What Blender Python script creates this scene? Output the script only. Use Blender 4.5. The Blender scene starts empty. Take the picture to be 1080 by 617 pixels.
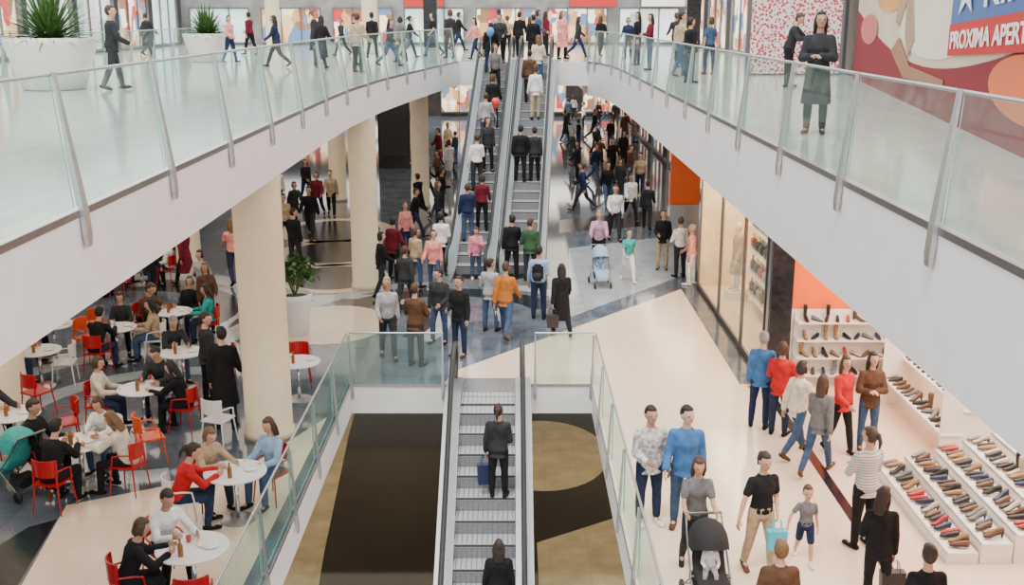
import bpy, bmesh, math, random
from mathutils import Vector as V, Matrix, Euler
random.seed(7)
R=math.radians
TH=R(14.3); FPX=1150.0; CZ=7.0
UP=5.35; LOW=-5.35
def GP(u,v,z=0.0):
    dx=(u-540)/FPX; dy=(308.5-v)/FPX
    d=V((dx, math.cos(TH)+dy*math.sin(TH), -math.sin(TH)+dy*math.cos(TH)))
    t=(z-CZ)/d.z
    return d.x*t, d.y*t
COL=bpy.context.scene.collection
# ---------------------------------------------------------------- materials
MC={}
def mat(name,col,rough=.5,metal=0.0,noise=.0,scale=20,emit=0.0,bump=0.0,spec=.5):
    if name in MC: return MC[name]
    m=bpy.data.materials.new(name); m.use_nodes=True
    nt=m.node_tree; b=nt.nodes['Principled BSDF']
    c=(col[0],col[1],col[2],1)
    b.inputs['Base Color'].default_value=c
    b.inputs['Roughness'].default_value=rough; b.inputs['Metallic'].default_value=metal
    b.inputs['Specular IOR Level'].default_value=spec
    if emit: 
        b.inputs['Emission Color'].default_value=c; b.inputs['Emission Strength'].default_value=emit
    if noise or bump:
        tc=nt.nodes.new('ShaderNodeTexCoord'); n=nt.nodes.new('ShaderNodeTexNoise'); n.inputs['Scale'].default_value=scale
        n.inputs['Detail'].default_value=3
        nt.links.new(tc.outputs['Object'],n.inputs['Vector'])
        if noise:
            r=nt.nodes.new('ShaderNodeValToRGB')
            r.color_ramp.elements[0].position=.35; r.color_ramp.elements[1].position=.65
            r.color_ramp.elements[0].color=tuple(max(0,x*(1-noise)) for x in col)+(1,)
            r.color_ramp.elements[1].color=tuple(min(1,x*(1+noise)) for x in col)+(1,)
            nt.links.new(n.outputs['Fac'],r.inputs['Fac']); nt.links.new(r.outputs['Color'],b.inputs['Base Color'])
            if emit: nt.links.new(r.outputs['Color'],b.inputs['Emission Color'])
        if bump:
            bp=nt.nodes.new('ShaderNodeBump'); bp.inputs['Strength'].default_value=bump; bp.inputs['Distance'].default_value=.01
            nt.links.new(n.outputs['Fac'],bp.inputs['Height']); nt.links.new(bp.outputs['Normal'],b.inputs['Normal'])
    MC[name]=m; return m
def tile(name,c1,c2,mort,size,rough=.2,nz=.15,rot=0):
    if name in MC: return MC[name]
    m=bpy.data.materials.new(name); m.use_nodes=True; nt=m.node_tree; b=nt.nodes['Principled BSDF']
    tc=nt.nodes.new('ShaderNodeTexCoord'); mp=nt.nodes.new('ShaderNodeMapping'); mp.inputs['Rotation'].default_value=(0,0,rot)
    br=nt.nodes.new('ShaderNodeTexBrick'); br.offset=0.0
    br.inputs['Color1'].default_value=(*c1,1); br.inputs['Color2'].default_value=(*c2,1); br.inputs['Mortar'].default_value=(*mort,1)
    br.inputs['Scale'].default_value=1; br.inputs['Mortar Size'].default_value=.006; br.inputs['Brick Width'].default_value=size; br.inputs['Row Height'].default_value=size
    n=nt.nodes.new('ShaderNodeTexNoise'); n.inputs['Scale'].default_value=1.7; n.inputs['Detail'].default_value=6
    mx=nt.nodes.new('ShaderNodeMix'); mx.data_type='RGBA'; mx.blend_type='MULTIPLY'; mx.inputs['Factor'].default_value=1
    r=nt.nodes.new('ShaderNodeValToRGB'); r.color_ramp.elements[0].color=(1-nz,)*3+(1,); r.color_ramp.elements[1].color=(1,1,1,1)
    r.color_ramp.elements[0].position=.35; r.color_ramp.elements[1].position=.65
    nt.links.new(tc.outputs['Object'],mp.inputs['Vector']); nt.links.new(mp.outputs['Vector'],br.inputs['Vector']); nt.links.new(mp.outputs['Vector'],n.inputs['Vector'])
    nt.links.new(n.outputs['Fac'],r.inputs['Fac']); nt.links.new(br.outputs['Color'],mx.inputs[6]); nt.links.new(r.outputs['Color'],mx.inputs[7])
    nt.links.new(mx.outputs[2],b.inputs['Base Color']); b.inputs['Roughness'].default_value=rough
    MC[name]=m; return m
def glassm(name,tint,refl=.07,haze=.05,hc=(.8,.9,.88)):
    if name in MC: return MC[name]
    m=bpy.data.materials.new(name); m.use_nodes=True; nt=m.node_tree; nt.nodes.clear()
    o=nt.nodes.new('ShaderNodeOutputMaterial'); t=nt.nodes.new('ShaderNodeBsdfTransparent'); t.inputs['Color'].default_value=(*tint,1)
    g=nt.nodes.new('ShaderNodeBsdfGlossy'); g.inputs['Roughness'].default_value=.03; g.inputs['Color'].default_value=(.95,1,.98,1)
    d=nt.nodes.new('ShaderNodeBsdfTranslucent'); d.inputs['Color'].default_value=(*hc,1)
    d2=nt.nodes.new('ShaderNodeBsdfDiffuse'); d2.inputs['Color'].default_value=(*hc,1)
    mx=nt.nodes.new('ShaderNodeMixShader'); mx.inputs[0].default_value=refl
    m3=nt.nodes.new('ShaderNodeMixShader'); m3.inputs[0].default_value=.6
    m2=nt.nodes.new('ShaderNodeMixShader'); m2.inputs[0].default_value=haze
    nt.links.new(t.outputs[0],mx.inputs[1]); nt.links.new(g.outputs[0],mx.inputs[2])
    nt.links.new(d.outputs[0],m3.inputs[1]); nt.links.new(d2.outputs[0],m3.inputs[2])
    nt.links.new(mx.outputs[0],m2.inputs[1]); nt.links.new(m3.outputs[0],m2.inputs[2]); nt.links.new(m2.outputs[0],o.inputs[0])
    MC[name]=m; return m
def merch(name,cols,scale,emit):
    if name in MC: return MC[name]
    m=bpy.data.materials.new(name); m.use_nodes=True; nt=m.node_tree; b=nt.nodes['Principled BSDF']
    tc=nt.nodes.new('ShaderNodeTexCoord'); mp=nt.nodes.new('ShaderNodeMapping'); mp.inputs['Scale'].default_value=scale
    v=nt.nodes.new('ShaderNodeTexVoronoi'); v.distance='CHEBYCHEV'; v.inputs['Scale'].default_value=1
    sp=nt.nodes.new('ShaderNodeSeparateColor'); r=nt.nodes.new('ShaderNodeValToRGB'); r.color_ramp.interpolation='CONSTANT'
    while len(r.color_ramp.elements)<len(cols): r.color_ramp.elements.new(.5)
    for i,c in enumerate(cols): r.color_ramp.elements[i].position=i/len(cols); 
    for i,c in enumerate(cols): r.color_ramp.elements[i].color=(*c,1)
    nt.links.new(tc.outputs['Object'],mp.inputs['Vector']); nt.links.new(mp.outputs['Vector'],v.inputs['Vector'])
    nt.links.new(v.outputs['Color'],sp.inputs['Color']); nt.links.new(sp.outputs['Red'],r.inputs['Fac'])
    nt.links.new(r.outputs['Color'],b.inputs['Base Color']); nt.links.new(r.outputs['Color'],b.inputs['Emission Color']); b.inputs['Emission Strength'].default_value=emit
    b.inputs['Roughness'].default_value=.3
    MC[name]=m; return m
GLASS=glassm('balustrade_glass',(.88,.965,.94),.05,.035,(.72,.92,.88))
EGLASS=glassm('escalator_glass',(.78,.84,.86),.10,.07,(.7,.76,.8))
WGLASS=glassm('window_glass',(.97,.98,.97),.06,.01)
EDGEG=mat('glass_edge_green',(.25,.5,.42),.2,noise=.1)
WHITE=mat('white_paint',(.88,.88,.90),.45,noise=.02,scale=3)
CREAMP=mat('cream_paint',(.80,.69,.49),.5,noise=.03,scale=4)
STEEL=mat('brushed_steel',(.50,.51,.52),.35,.85,noise=.1,scale=30)
STEELD=mat('dark_steel',(.2,.21,.22),.35,.8,noise=.1,scale=30)
CHROME=mat('chrome',(.7,.7,.7),.15,1,noise=.03)
BLACKR=mat('black_rubber',(.015,.015,.017),.4,noise=.2)
CREAMT=tile('cream_tile',(.82,.67,.52),(.785,.635,.49),(.64,.52,.40),.9,.15,.05)
GREYT=tile('grey_blue_marble',(.10,.13,.17),(.135,.165,.21),(.07,.09,.12),.9,.07,.4)
DARKT=mat('black_granite',(.012,.014,.018),.2,noise=.4,scale=8)
LGREY=tile('light_grey_marble',(.40,.44,.48),(.36,.40,.44),(.22,.24,.26),.9,.1,.2)
BEIGE=mat('beige_stone',(.64,.52,.39),.15,noise=.06,scale=5)
UPT=tile('upper_floor_tile',(.66,.67,.63),(.62,.63,.59),(.48,.49,.47),.9,.1,.1)
BROWNT=tile('brown_marble',(.022,.016,.011),(.018,.013,.009),(.01,.008,.006),1.2,.05,.4)
YELT=tile('honey_marble',(.52,.41,.24),(.48,.38,.22),(.35,.28,.17),.9,.1,.25)
LEAF=mat('leaf_green',(.06,.14,.03),.5,noise=.4,scale=9)
SOIL=mat('soil',(.05,.035,.02),.9,noise=.4)
# ---------------------------------------------------------------- helpers
def tag(ob,label=None,cat=None,group=None,kind=None):
    if label: ob['label']=label
    if cat: ob['category']=cat
    if group: ob['group']=group
    if kind: ob['kind']=kind
    return ob
def obj(name,me,loc=(0,0,0),rot=(0,0,0),parent=None,mats=None):
    o=bpy.data.objects.new(name,me); o.location=loc; o.rotation_euler=rot
    COL.objects.link(o)
    if parent: o.parent=parent
    if mats:
        for i,m in enumerate(mats):
            if i<len(o.material_slots):
                o.material_slots[i].link='OBJECT'; o.material_slots[i].material=m
    return o
def mesh(bm,name,mats=(None,),smooth=False):
    bmesh.ops.recalc_face_normals(bm,faces=bm.faces)
    me=bpy.data.meshes.new(name); bm.to_mesh(me); bm.free()
    for m in mats: me.materials.append(m)
    if smooth:
        for p in me.polygons: p.use_smooth=True
    return me
def box(bm,c,s,mi=0,rot=None,bev=0):
    g=bmesh.ops.create_cube(bm,size=1)
    M=Matrix.Translation(c)
    if rot: M=M@Euler(rot).to_matrix().to_4x4()
    M=M@Matrix.Diagonal((s[0],s[1],s[2],1))
    bmesh.ops.transform(bm,matrix=M,verts=g['verts'])
    fs=set(f for v in g['verts'] for f in v.link_faces)
    for f in fs: f.material_index=mi
    if bev:
        es=list(set(e for v in g['verts'] for e in v.link_edges))
        r=bmesh.ops.bevel(bm,geom=es,offset=bev,segments=2,affect='EDGES')
        for f in r['faces']: f.material_index=mi
def boxo(name,c,s,m,parent=None,rot=(0,0,0),bev=0):
    bm=bmesh.new(); box(bm,(0,0,0),s,bev=bev)
    return obj(name,mesh(bm,name,(m,)),c,rot,parent)
def empty(name,loc=(0,0,0),rot=(0,0,0)):
    o=bpy.data.objects.new(name,None); o.location=loc; o.rotation_euler=rot; o.empty_display_size=.2; COL.objects.link(o); return o
def prism(bm,pts,z0,z1,mt=0,ms=0,mb=0):
    vb=[bm.verts.new((p[0],p[1],z0)) for p in pts]; vt=[bm.verts.new((p[0],p[1],z1)) for p in pts]
    f=bm.faces.new(vt); f.material_index=mt
    f=bm.faces.new(vb[::-1]); f.material_index=mb
    n=len(pts)
    for i in range(n):
        f=bm.faces.new((vb[i],vb[(i+1)%n],vt[(i+1)%n],vt[i])); f.material_index=ms
def lathe(bm,prof,seg=24,mi=0,c=(0,0,0)):
    rings=[]
    for r,z in prof:
        if r<=1e-5: rings.append([bm.verts.new((c[0],c[1],c[2]+z))])
        else: rings.append([bm.verts.new((c[0]+r*math.cos(2*math.pi*i/seg),c[1]+r*math.sin(2*math.pi*i/seg),c[2]+z)) for i in range(seg)])
    for a,b in zip(rings,rings[1:]):
        for i in range(seg):
            j=(i+1)%seg
            if len(a)==1 and len(b)==1: continue
            if len(a)==1: f=bm.faces.new((a[0],b[i],b[j]))
            elif len(b)==1: f=bm.faces.new((a[i],a[j],b[0]))
            else: f=bm.faces.new((a[i],a[j],b[j],b[i]))
            f.material_index=mi
def tube(bm,pts,rad,side=V((1,0,0)),seg=8,mi=0):
    pts=[V(p) for p in pts]; n=len(pts); st=[]
    rad=[(r,r) if not isinstance(r,tuple) else r for r in (rad if isinstance(rad,(list,tuple)) and len(rad)==n else [rad]*n)]
    tg=[]
    for i in range(n):
        a=pts[max(0,i-1)]; b=pts[min(n-1,i+1)]; t=(b-a); t.normalize(); tg.append(t)
    r0=min(rad[0]); r1=min(rad[-1])
    st.append((pts[0]-tg[0]*r0*.87,tg[0],rad[0][0]*.5,rad[0][1]*.5)); st.append((pts[0]-tg[0]*r0*.5,tg[0],rad[0][0]*.87,rad[0][1]*.87))
    for i in range(n): st.append((pts[i],tg[i],rad[i][0],rad[i][1]))
    st.append((pts[-1]+tg[-1]*r1*.5,tg[-1],rad[-1][0]*.87,rad[-1][1]*.87)); st.append((pts[-1]+tg[-1]*r1*.87,tg[-1],rad[-1][0]*.5,rad[-1][1]*.5))
    rings=[]
    for p,t,ra,rb in st:
        s=side-t*side.dot(t)
        if s.length<.15: s=V((0,1,0))-t*t.y
        if s.length<.15: s=V((0,0,1))-t*t.z
        s.normalize(); b=t.cross(s)
        rings.append([bm.verts.new(p+s*ra*math.cos(2*math.pi*i/seg)+b*rb*math.sin(2*math.pi*i/seg)) for i in range(seg)])
    for a,b in zip(rings,rings[1:]):
        for i in range(seg):
            f=bm.faces.new((a[i],a[(i+1)%seg],b[(i+1)%seg],b[i])); f.material_index=mi
    f=bm.faces.new(rings[0][::-1]); f.material_index=mi
    f=bm.faces.new(rings[-1]); f.material_index=mi
def ell(bm,c,r,M=None,seg=14,mi=0):
    g=bmesh.ops.create_uvsphere(bm,u_segments=seg,v_segments=max(6,seg*2//3),radius=1)
    T=(M or Matrix.Identity(4))@Matrix.Translation(c)@Matrix.Diagonal((r[0],r[1],r[2],1))
    bmesh.ops.transform(bm,matrix=T,verts=g['verts'])
    for f in set(f for v in g['verts'] for f in v.link_faces): f.material_index=mi
def bake(bm,vox,sm=2,post=None,nm='baked',nslots=1,slotfn=None):
    bmesh.ops.recalc_face_normals(bm,faces=bm.faces)
    me=bpy.data.meshes.new('tmp'); bm.to_mesh(me); bm.free()
    o=bpy.data.objects.new('tmp',me); COL.objects.link(o)
    md=o.modifiers.new('r','REMESH'); md.mode='VOXEL'; md.voxel_size=vox
    dg=bpy.context.evaluated_depsgraph_get()
    me2=bpy.data.meshes.new_from_object(o.evaluated_get(dg))
    bpy.data.objects.remove(o); bpy.data.meshes.remove(me)
    b2=bmesh.new(); b2.from_mesh(me2); bpy.data.meshes.remove(me2)
    for _ in range(sm): bmesh.ops.smooth_vert(b2,verts=b2.verts,factor=.5,use_axis_x=True,use_axis_y=True,use_axis_z=True)
    if post: post(b2)
    me3=bpy.data.meshes.new(nm); b2.to_mesh(me3); b2.free()
    for i in range(nslots): me3.materials.append(None)
    for p in me3.polygons:
        p.use_smooth=True
        if slotfn: p.material_index=slotfn(p.center)
    return me3
# ---------------------------------------------------------------- people
POSES={
 'stand':dict(ab=(11,10),sh=(4,-2),el=(14,12)),
 'standb':dict(hip=(8,-4),kn=(14,0),ab=(9,13),sh=(-4,12),el=(12,38),hy=30,hab=(6,3)),
 'standc':dict(hip=(-3,6),kn=(0,10),ab=(14,8),sh=(10,0),el=(55,10),win=(25,0),hy=-35,hp=6,hab=(3,7)),
 'bag':dict(ab=(11,9),sh=(0,5),el=(14,80),win=(0,20)),
 'fold':dict(ab=(14,14),sh=(18,18),el=(85,80),win=(55,50),hy=15),
 'phone':dict(ab=(12,9),sh=(25,4),el=(95,15),win=(35,0),hp=20),
 'walk':dict(hip=(27,-18),kn=(8,30),ab=(10,10),sh=(-20,24),el=(15,28),fp=(8,-32),lean=4),
 'walkb':dict(hip=(-18,27),kn=(30,8),ab=(10,10),sh=(24,-20),el=(28,15),fp=(-32,8),lean=4),
 'stroll':dict(hip=(14,-10),kn=(4,16),ab=(9,12),sh=(-8,16),el=(12,45),win=(0,15),fp=(2,-16),lean=2,hy=-20),
 'push':dict(hip=(18,-12),kn=(8,18),ab=(10,10),sh=(30,30),el=(55,55),win=(5,5),lean=8,fp=(5,-18),hp=12),
 'handhold':dict(hip=(12,-8),kn=(4,10),ab=(10,26),sh=(0,12),el=(60,6),win=(25,-10),hp=8,fp=(0,-10)),
 'sit':dict(hip=(86,82),kn=(86,80),hab=(8,8),ab=(12,12),sh=(28,32),el=(62,55),win=(18,20),hp=10,lean=5,sit=1),
 'sitlean':dict(hip=(84,86),kn=(82,95),hab=(7,9),ab=(16,12),sh=(48,40),el=(48,70),win=(20,28),hp=14,lean=20,sit=1),
 'sitback':dict(hip=(84,80),kn=(78,70),hab=(5,9),ab=(14,10),sh=(10,22),el=(60,70),win=(25,12),lean=-10,hy=25,sit=1),
 'rail':dict(ab=(14,14),sh=(42,38),el=(55,60),win=(25,20),lean=16,hp=18),
 'kid':dict(hip=(20,-14),kn=(6,24),ab=(14,40),sh=(-8,20),el=(20,10),fp=(5,-24),hs=1.32,hp=0),
}
def g2(P,k,d=0): 
    v=P.get(k,(d,d)); return v
def skel(P):
    J={}; lean=R(P.get('lean',0))
    def up(p):
        x,y,z=p
        f=max(0,min(1,(z+.08)/.2))*lean
        return V((x,y*math.cos(f)+z*math.sin(f),-y*math.sin(f)+z*math.cos(f)))
    J['up']=up
    mn=1
    for i,s in ((0,-1),(1,1)):
        a=R(g2(P,'hip')[i]); k=R(g2(P,'kn')[i]); ab=R(g2(P,'hab',3)[i])
        hip=V((s*.088,0,-.03))
        d1=V((s*math.sin(ab),math.sin(a)*math.cos(ab),-math.cos(a)*math.cos(ab)))
        knee=hip+d1*.42
        d2=V((s*math.sin(ab)*.3,math.sin(a-k),-math.cos(a-k))).normalized()
        ank=knee+d2*.41
        fp=R(g2(P,'fp')[i]); fd=V((s*.15,math.cos(fp),math.sin(fp))).normalized(); dn=V((0,math.sin(fp),-math.cos(fp)))
        heel=ank-fd*.045+dn*.05; toe=ank+fd*.17+dn*.055
        J['leg%d'%i]=(hip,knee,ank,heel,toe,fd,dn)
        mn=min(mn,heel.z-.03,toe.z-.025)
        sh=up((s*.158,0,.425)); ss=R(g2(P,'sh')[i]); ab=R(g2(P,'ab',5)[i]); e=R(g2(P,'el')[i]); w=R(g2(P,'win')[i])
        u1=V((s*math.sin(ab),math.sin(ss)*math.cos(ab),-math.cos(ss)*math.cos(ab)))
        elb=sh+u1*.285
        u2=V((s*math.sin(ab)*.5-s*math.sin(w),math.sin(ss+e)*math.cos(w),-math.cos(ss+e)*math.cos(w))).normalized()
        wr=elb+u2*.245
        J['arm%d'%i]=(sh,elb,wr,u2,s)
    J['dz']=-mn
    hb=up((0,0,.60)); hr=Euler((R(-P.get('hp',0))-lean*.4,0,R(P.get('hy',0)))).to_matrix().to_4x4()
    hs=P.get('hs',1)
    J['head']=Matrix.Translation(hb)@hr@Matrix.Scale(hs,4)
    return J
TOR=[(-.09,.12,.10,0),(-.02,.158,.12,-.01),(.08,.14,.108,0),(.18,.128,.098,.005),(.30,.150,.112,.01),(.39,.158,.108,0),(.44,.125,.09,-.005),(.48,.08,.066,-.005),(.52,.056,.058,-.005),(.60,.05,.054,.005)]
def loft(bm,up,rows,ext=0,seg=16):
    rings=[]
    for z,rx,ry,oy in rows:
        rings.append([bm.verts.new(up(((rx+ext)*math.cos(2*math.pi*i/seg),oy+(ry+ext)*math.sin(2*math.pi*i/seg),z))) for i in range(seg)])
    for a,b in zip(rings,rings[1:]):
        for i in range(seg): bm.faces.new((a[i],a[(i+1)%seg],b[(i+1)%seg],b[i]))
    bm.faces.new(rings[0][::-1]); bm.faces.new(rings[-1])
SK={};BODY={};TOPS={};BOTS={};SHOES={};HAIR={}
def getskel(p):
    if p not in SK: SK[p]=skel(POSES[p])
    return SK[p]
def body(p):
    if p in BODY: return BODY[p]
    J=getskel(p); bm=bmesh.new(); loft(bm,J['up'],TOR)
    H=J['head']
    ell(bm,(0,.015,.105),(.076,.096,.118),H); ell(bm,(0,.04,.035),(.056,.062,.055),H)
    ell(bm,(0,.112,.085),(.015,.022,.026),H,8); ell(bm,(.078,0,.09),(.014,.022,.034),H,8); ell(bm,(-.078,0,.09),(.014,.022,.034),H,8)
    ell(bm,(0,.1,.125),(.05,.014,.012),H,8); ell(bm,(0,.092,.04),(.026,.014,.014),H,8)
    for i in (0,1):
        hip,knee,ank,heel,toe,fd,dn=J['leg%d'%i]
        tube(bm,[hip,hip.lerp(knee,.5),knee],[.088,.078,.056]); tube(bm,[knee,knee.lerp(ank,.3),knee.lerp(ank,.7),ank],[.054,.056,.043,.034])
        tube(bm,[heel,ank.lerp(toe,.4)+dn*.01,toe],[.032,.036,.024],seg=8)
        sh,elb,wr,d,s=J['arm%d'%i]
        inn=J['up']((s*.1,0,.42))
        tube(bm,[inn,sh],[.05,.05]); tube(bm,[sh,sh.lerp(elb,.4),elb],[.05,.045,.037]); tube(bm,[elb,elb.lerp(wr,.3),wr],[.037,.038,.026])
        hs=V((0,1,0))-d*d.y
        if abs(d.y)>.75: hs=V((0,0,1))-d*d.z
        hs.normalize()
        tube(bm,[wr,wr+d*.045,wr+d*.085],[(.026,.02),(.04,.017),(.038,.014)],side=hs)
    Hi=H.inverted()
    def post(b2):
        for i in (0,1):
            sh,elb,wr,d,s=J['arm%d'%i]
            hs=V((0,1,0))-d*d.y
            if abs(d.y)>.75: hs=V((0,0,1))-d*d.z
            hs.normalize(); n=d.cross(hs)
            if n.x*s>0: n=-n
            for o,l in ((-.03,.055),(-.01,.068),(.01,.073),(.03,.066)):
                b0=wr+d*.08+hs*o; m=b0+d*l*.5+n*.008; t=m+(d*.75+n*.65)*l*.5
                tube(b2,[b0,m,t],[.0095,.009,.0075],seg=6)
            b0=wr+d*.03+hs*.03
            tube(b2,[b0,b0+d*.025+hs*.025+n*.008,b0+d*.055+hs*.03+n*.018],[.012,.011,.009],seg=6)
    def slot(c):
        q=Hi@c
        if q.y>.05:
            for s in (-1,1):
                if abs(q.x-s*.031)<.0105 and abs(q.z-.106)<.0065: return 1
            if abs(q.x)<.022 and abs(q.z-.04)<.0068: return 2
        return 0
    me=bake(bm,.0115,1,post,'person_body',3,slot)
    me.transform(Matrix.Translation((0,0,J['dz'])))
    BODY[p]=me; return me
def top(p,kind):
    k=(p,kind)
    if k in TOPS: return TOPS[k]
    J=getskel(p); bm=bmesh.new(); sit=POSES[p].get('sit')
    ext={'tshirt':.013,'shirt':.014,'sweater':.019,'jacket':.023,'coat':.026,'dress':.02}[kind]
    rows=[r for r in TOR[:-1]]
    rows[-1]=(.515,.05,.05,-.005)
    if kind in('jacket','sweater') and not sit: rows=[(-.15,.155,.125,-.005)]+rows
    if kind in('coat','dress') and not sit: rows=[(-.5,.20,.18,0),(-.3,.18,.155,0),(-.12,.162,.13,-.005)]+rows[1:]
    loft(bm,J['up'],rows,ext)
    for i in (0,1):
        sh,elb,wr,d,s=J['arm%d'%i]; inn=J['up']((s*.1,0,.42)); e=ext
        tube(bm,[inn,sh],[.05+e,.05+e])
        if kind=='tshirt': tube(bm,[sh,sh.lerp(elb,.6)],[.05+e,.05+e])
        else:
            tube(bm,[sh,elb],[.05+e,.04+e]); tube(bm,[elb,elb.lerp(wr,.93)],[.04+e,.031+e])
    me=bake(bm,.015,1,None,'top_'+kind,1); me.transform(Matrix.Translation((0,0,J['dz'])))
    TOPS[k]=me; return me
def bot(p,kind):
    k=(p,kind)
    if k in BOTS: return BOTS[k]
    J=getskel(p); bm=bmesh.new()
    loft(bm,J['up'],[(-.1,.125,.105,0),(-.02,.158,.12,-.01),(.07,.142,.11,0)],.012)
    for i in (0,1):
        hip,knee,ank,heel,toe,fd,dn=J['leg%d'%i]
        if kind=='shorts': tube(bm,[hip,hip.lerp(knee,.85)],[.102,.085]); continue
        tube(bm,[hip,hip.lerp(knee,.5),knee],[.098,.088,.067]); tube(bm,[knee,knee.lerp(ank,.4),knee.lerp(ank,.93)],[.066,.066,.055])
    me=bake(bm,.016,1,None,'bottom_'+kind,1); me.transform(Matrix.Translation((0,0,J['dz'])))
    BOTS[k]=me; return me
def shoes(p):
    if p in SHOES: return SHOES[p]
    J=getskel(p); out=[]
    for i in (0,1):
        hip,knee,ank,heel,toe,fd,dn=J['leg%d'%i]; bm=bmesh.new(); sd=V((1,0,0))
        tube(bm,[heel+dn*-.005,ank+fd*.04+dn*.045,toe+dn*-.002+fd*.005],[(.038,.036),(.042,.046),(.04,.027)],side=sd,seg=10)
        tube(bm,[ank-dn*.02,ank+dn*.04],[.042,.044],seg=10)
        me=mesh(bm,'shoe',(None,),True); me.transform(Matrix.Translation((0,0,J['dz']))); out.append(me)
    SHOES[p]=out; return out
def hairm(st):
    if st in HAIR: return HAIR[st]
    bm=bmesh.new(); ell(bm,(0,-.018,.118),(.086,.094,.118))
    ell(bm,(0,.03,.185),(.062,.062,.04))
    if st=='long':
        tube(bm,[(0,-.04,.12),(0,-.075,.02),(0,-.1,-.12)],[(.088,.06),(.092,.05),(.08,.032)],seg=12)
        for s in(-1,1): tube(bm,[(s*.07,0,.13),(s*.085,.0,.03),(s*.08,-.02,-.08)],[.028,.026,.022])
    if st=='bob':
        tube(bm,[(0,-.04,.12),(0,-.05,.03)],[(.092,.062),(.09,.055)],seg=12)
        for s in(-1,1): tube(bm,[(s*.072,0,.13),(s*.08,.01,.03)],[.028,.026])
    if st=='tied':
        ell(bm,(0,-.12,.14),(.035,.035,.04)); tube(bm,[(0,-.13,.13),(0,-.16,.05),(0,-.15,-.04)],[.03,.028,.015])
    me=bake(bm,.011,1,None,'hair_'+st,1); HAIR[st]=me; return me
C={'black':(.012,.012,.014),'charcoal':(.03,.032,.037),'grey':(.15,.15,.16),'light grey':(.38,.38,.40),'white':(.8,.8,.79),'red':(.50,.015,.02),'pink':(.66,.22,.32),'salmon':(.75,.28,.24),
'blue':(.05,.15,.36),'light blue':(.28,.43,.62),'navy':(.015,.025,.07),'denim blue':(.05,.09,.175),'dark denim':(.02,.032,.07),'beige':(.45,.34,.22),'brown':(.10,.05,.03),'orange':(.60,.20,.04),
'teal':(.03,.35,.33),'green':(.04,.10,.05),'purple':(.13,.06,.2),'cream':(.68,.62,.50),'rust brown':(.42,.15,.03),'maroon':(.14,.012,.025),'lilac':(.50,.30,.45)}
HC={'black':(.008,.007,.006),'dark brown':(.025,.013,.008),'brown':(.06,.03,.015),'light brown':(.15,.08,.035),'grey':(.24,.23,.22),'blonde':(.38,.25,.1)}
SKN=[(.54,.31,.21),(.46,.255,.17),(.60,.37,.27)]
def cloth(c): return mat('cloth_'+c.replace(' ','_'),C[c],.85,noise=.2,scale=9,bump=.45,spec=.2)
HOOD=mat('cloth_patterned',(.50,.50,.52),.85,noise=.5,scale=16,spec=.2)
m=bpy.data.materials.new('cloth_striped'); m.use_nodes=True; nt=m.node_tree; b=nt.nodes['Principled BSDF']; b.inputs['Roughness'].default_value=.85
tc=nt.nodes.new('ShaderNodeTexCoord'); wv=nt.nodes.new('ShaderNodeTexWave'); wv.bands_direction='Z'; wv.inputs['Scale'].default_value=8; wv.inputs['Distortion'].default_value=.8; rp=nt.nodes.new('ShaderNodeValToRGB')
rp.color_ramp.elements[0].color=(.30,.30,.31,1); rp.color_ramp.elements[1].color=(.62,.61,.59,1); rp.color_ramp.elements[0].position=.2; rp.color_ramp.elements[1].position=.6
nt.links.new(tc.outputs['Object'],wv.inputs['Vector']); nt.links.new(wv.outputs['Fac'],rp.inputs['Fac']); nt.links.new(rp.outputs['Color'],b.inputs['Base Color']); STRIPE=m
PH={'stand':'standing','standb':'standing','standc':'standing','bag':'standing','fold':'standing arms folded','phone':'looking at hand','walk':'walking','walkb':'walking','stroll':'strolling','push':'pushing forward',
'handhold':'walking','sit':'seated','sitlean':'seated leaning forward','sitback':'seated leaning back','rail':'leaning forward','kid':'walking'}
PLACED=[]
COLDEF=((-4.17,17.6,.40),(-3.85,28,.36),(-3.42,40.6,.33),(-6.75,42,.33),(-9.4,31,.35),(-9.35,19,.4))
def free(x,y,z,r):
    if abs(z)<1 and any((a-x)**2+(b-y)**2<(q+.45)**2 for a,b,q in COLDEF): return False
    return all((a-x)**2+(b-y)**2>r*r or abs(c-z)>1 for a,b,c in PLACED)
def person(x,y,z,head=0,pose='stand',h=1.72,tp=('shirt','black'),bt=('trousers','dark denim'),hr=('short','dark brown'),shoe='black',extra='',group=None,label=None,tm=None):
    PLACED.append((x,y,z))
    sk=random.choice([0,0,1,2]); s=h/1.75
    w=s*(random.uniform(.98,1.1))
    if pose.startswith('kid'): s=h/1.83; w=s
    if hr[0]!='short' and not pose.startswith('kid'): w*=.95
    skm=mat('skin_%d'%sk,SKN[sk],.55,noise=.05,scale=10)
    b=obj('person',body(pose),(x,y,z),(0,0,-R(head)),None,[skm,mat('eye_dark',(.10,.065,.045),.3,noise=.1),mat('lips',(.38,.14,.12),.5,noise=.1)])
    b.scale=(w,w,s)
    obj(tp[0],top(pose,tp[0]),parent=b,mats=[tm or cloth(tp[1])]); 
    obj(bt[0],bot(pose,bt[0]),parent=b,mats=[cloth(bt[1])])
    for sm in shoes(pose): obj('shoe',sm,parent=b,mats=[cloth(shoe)])
    J=getskel(pose)
    ho=obj('hair',hairm(hr[0]),parent=b,mats=[mat('hair_'+hr[1].replace(' ','_'),HC[hr[1]],.6,noise=.3,scale=40)])
    ho.matrix_local=Matrix.Translation((0,0,J['dz']))@J['head']
    lb=label or 'person %s in %s %s and %s %s'%(PH[pose],tp[1],tp[0],bt[1],bt[0])
    if extra and not label and len((lb+' '+extra).split())<=12: lb+=' '+extra
    tag(b,lb,'person',group)
    return b
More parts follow.
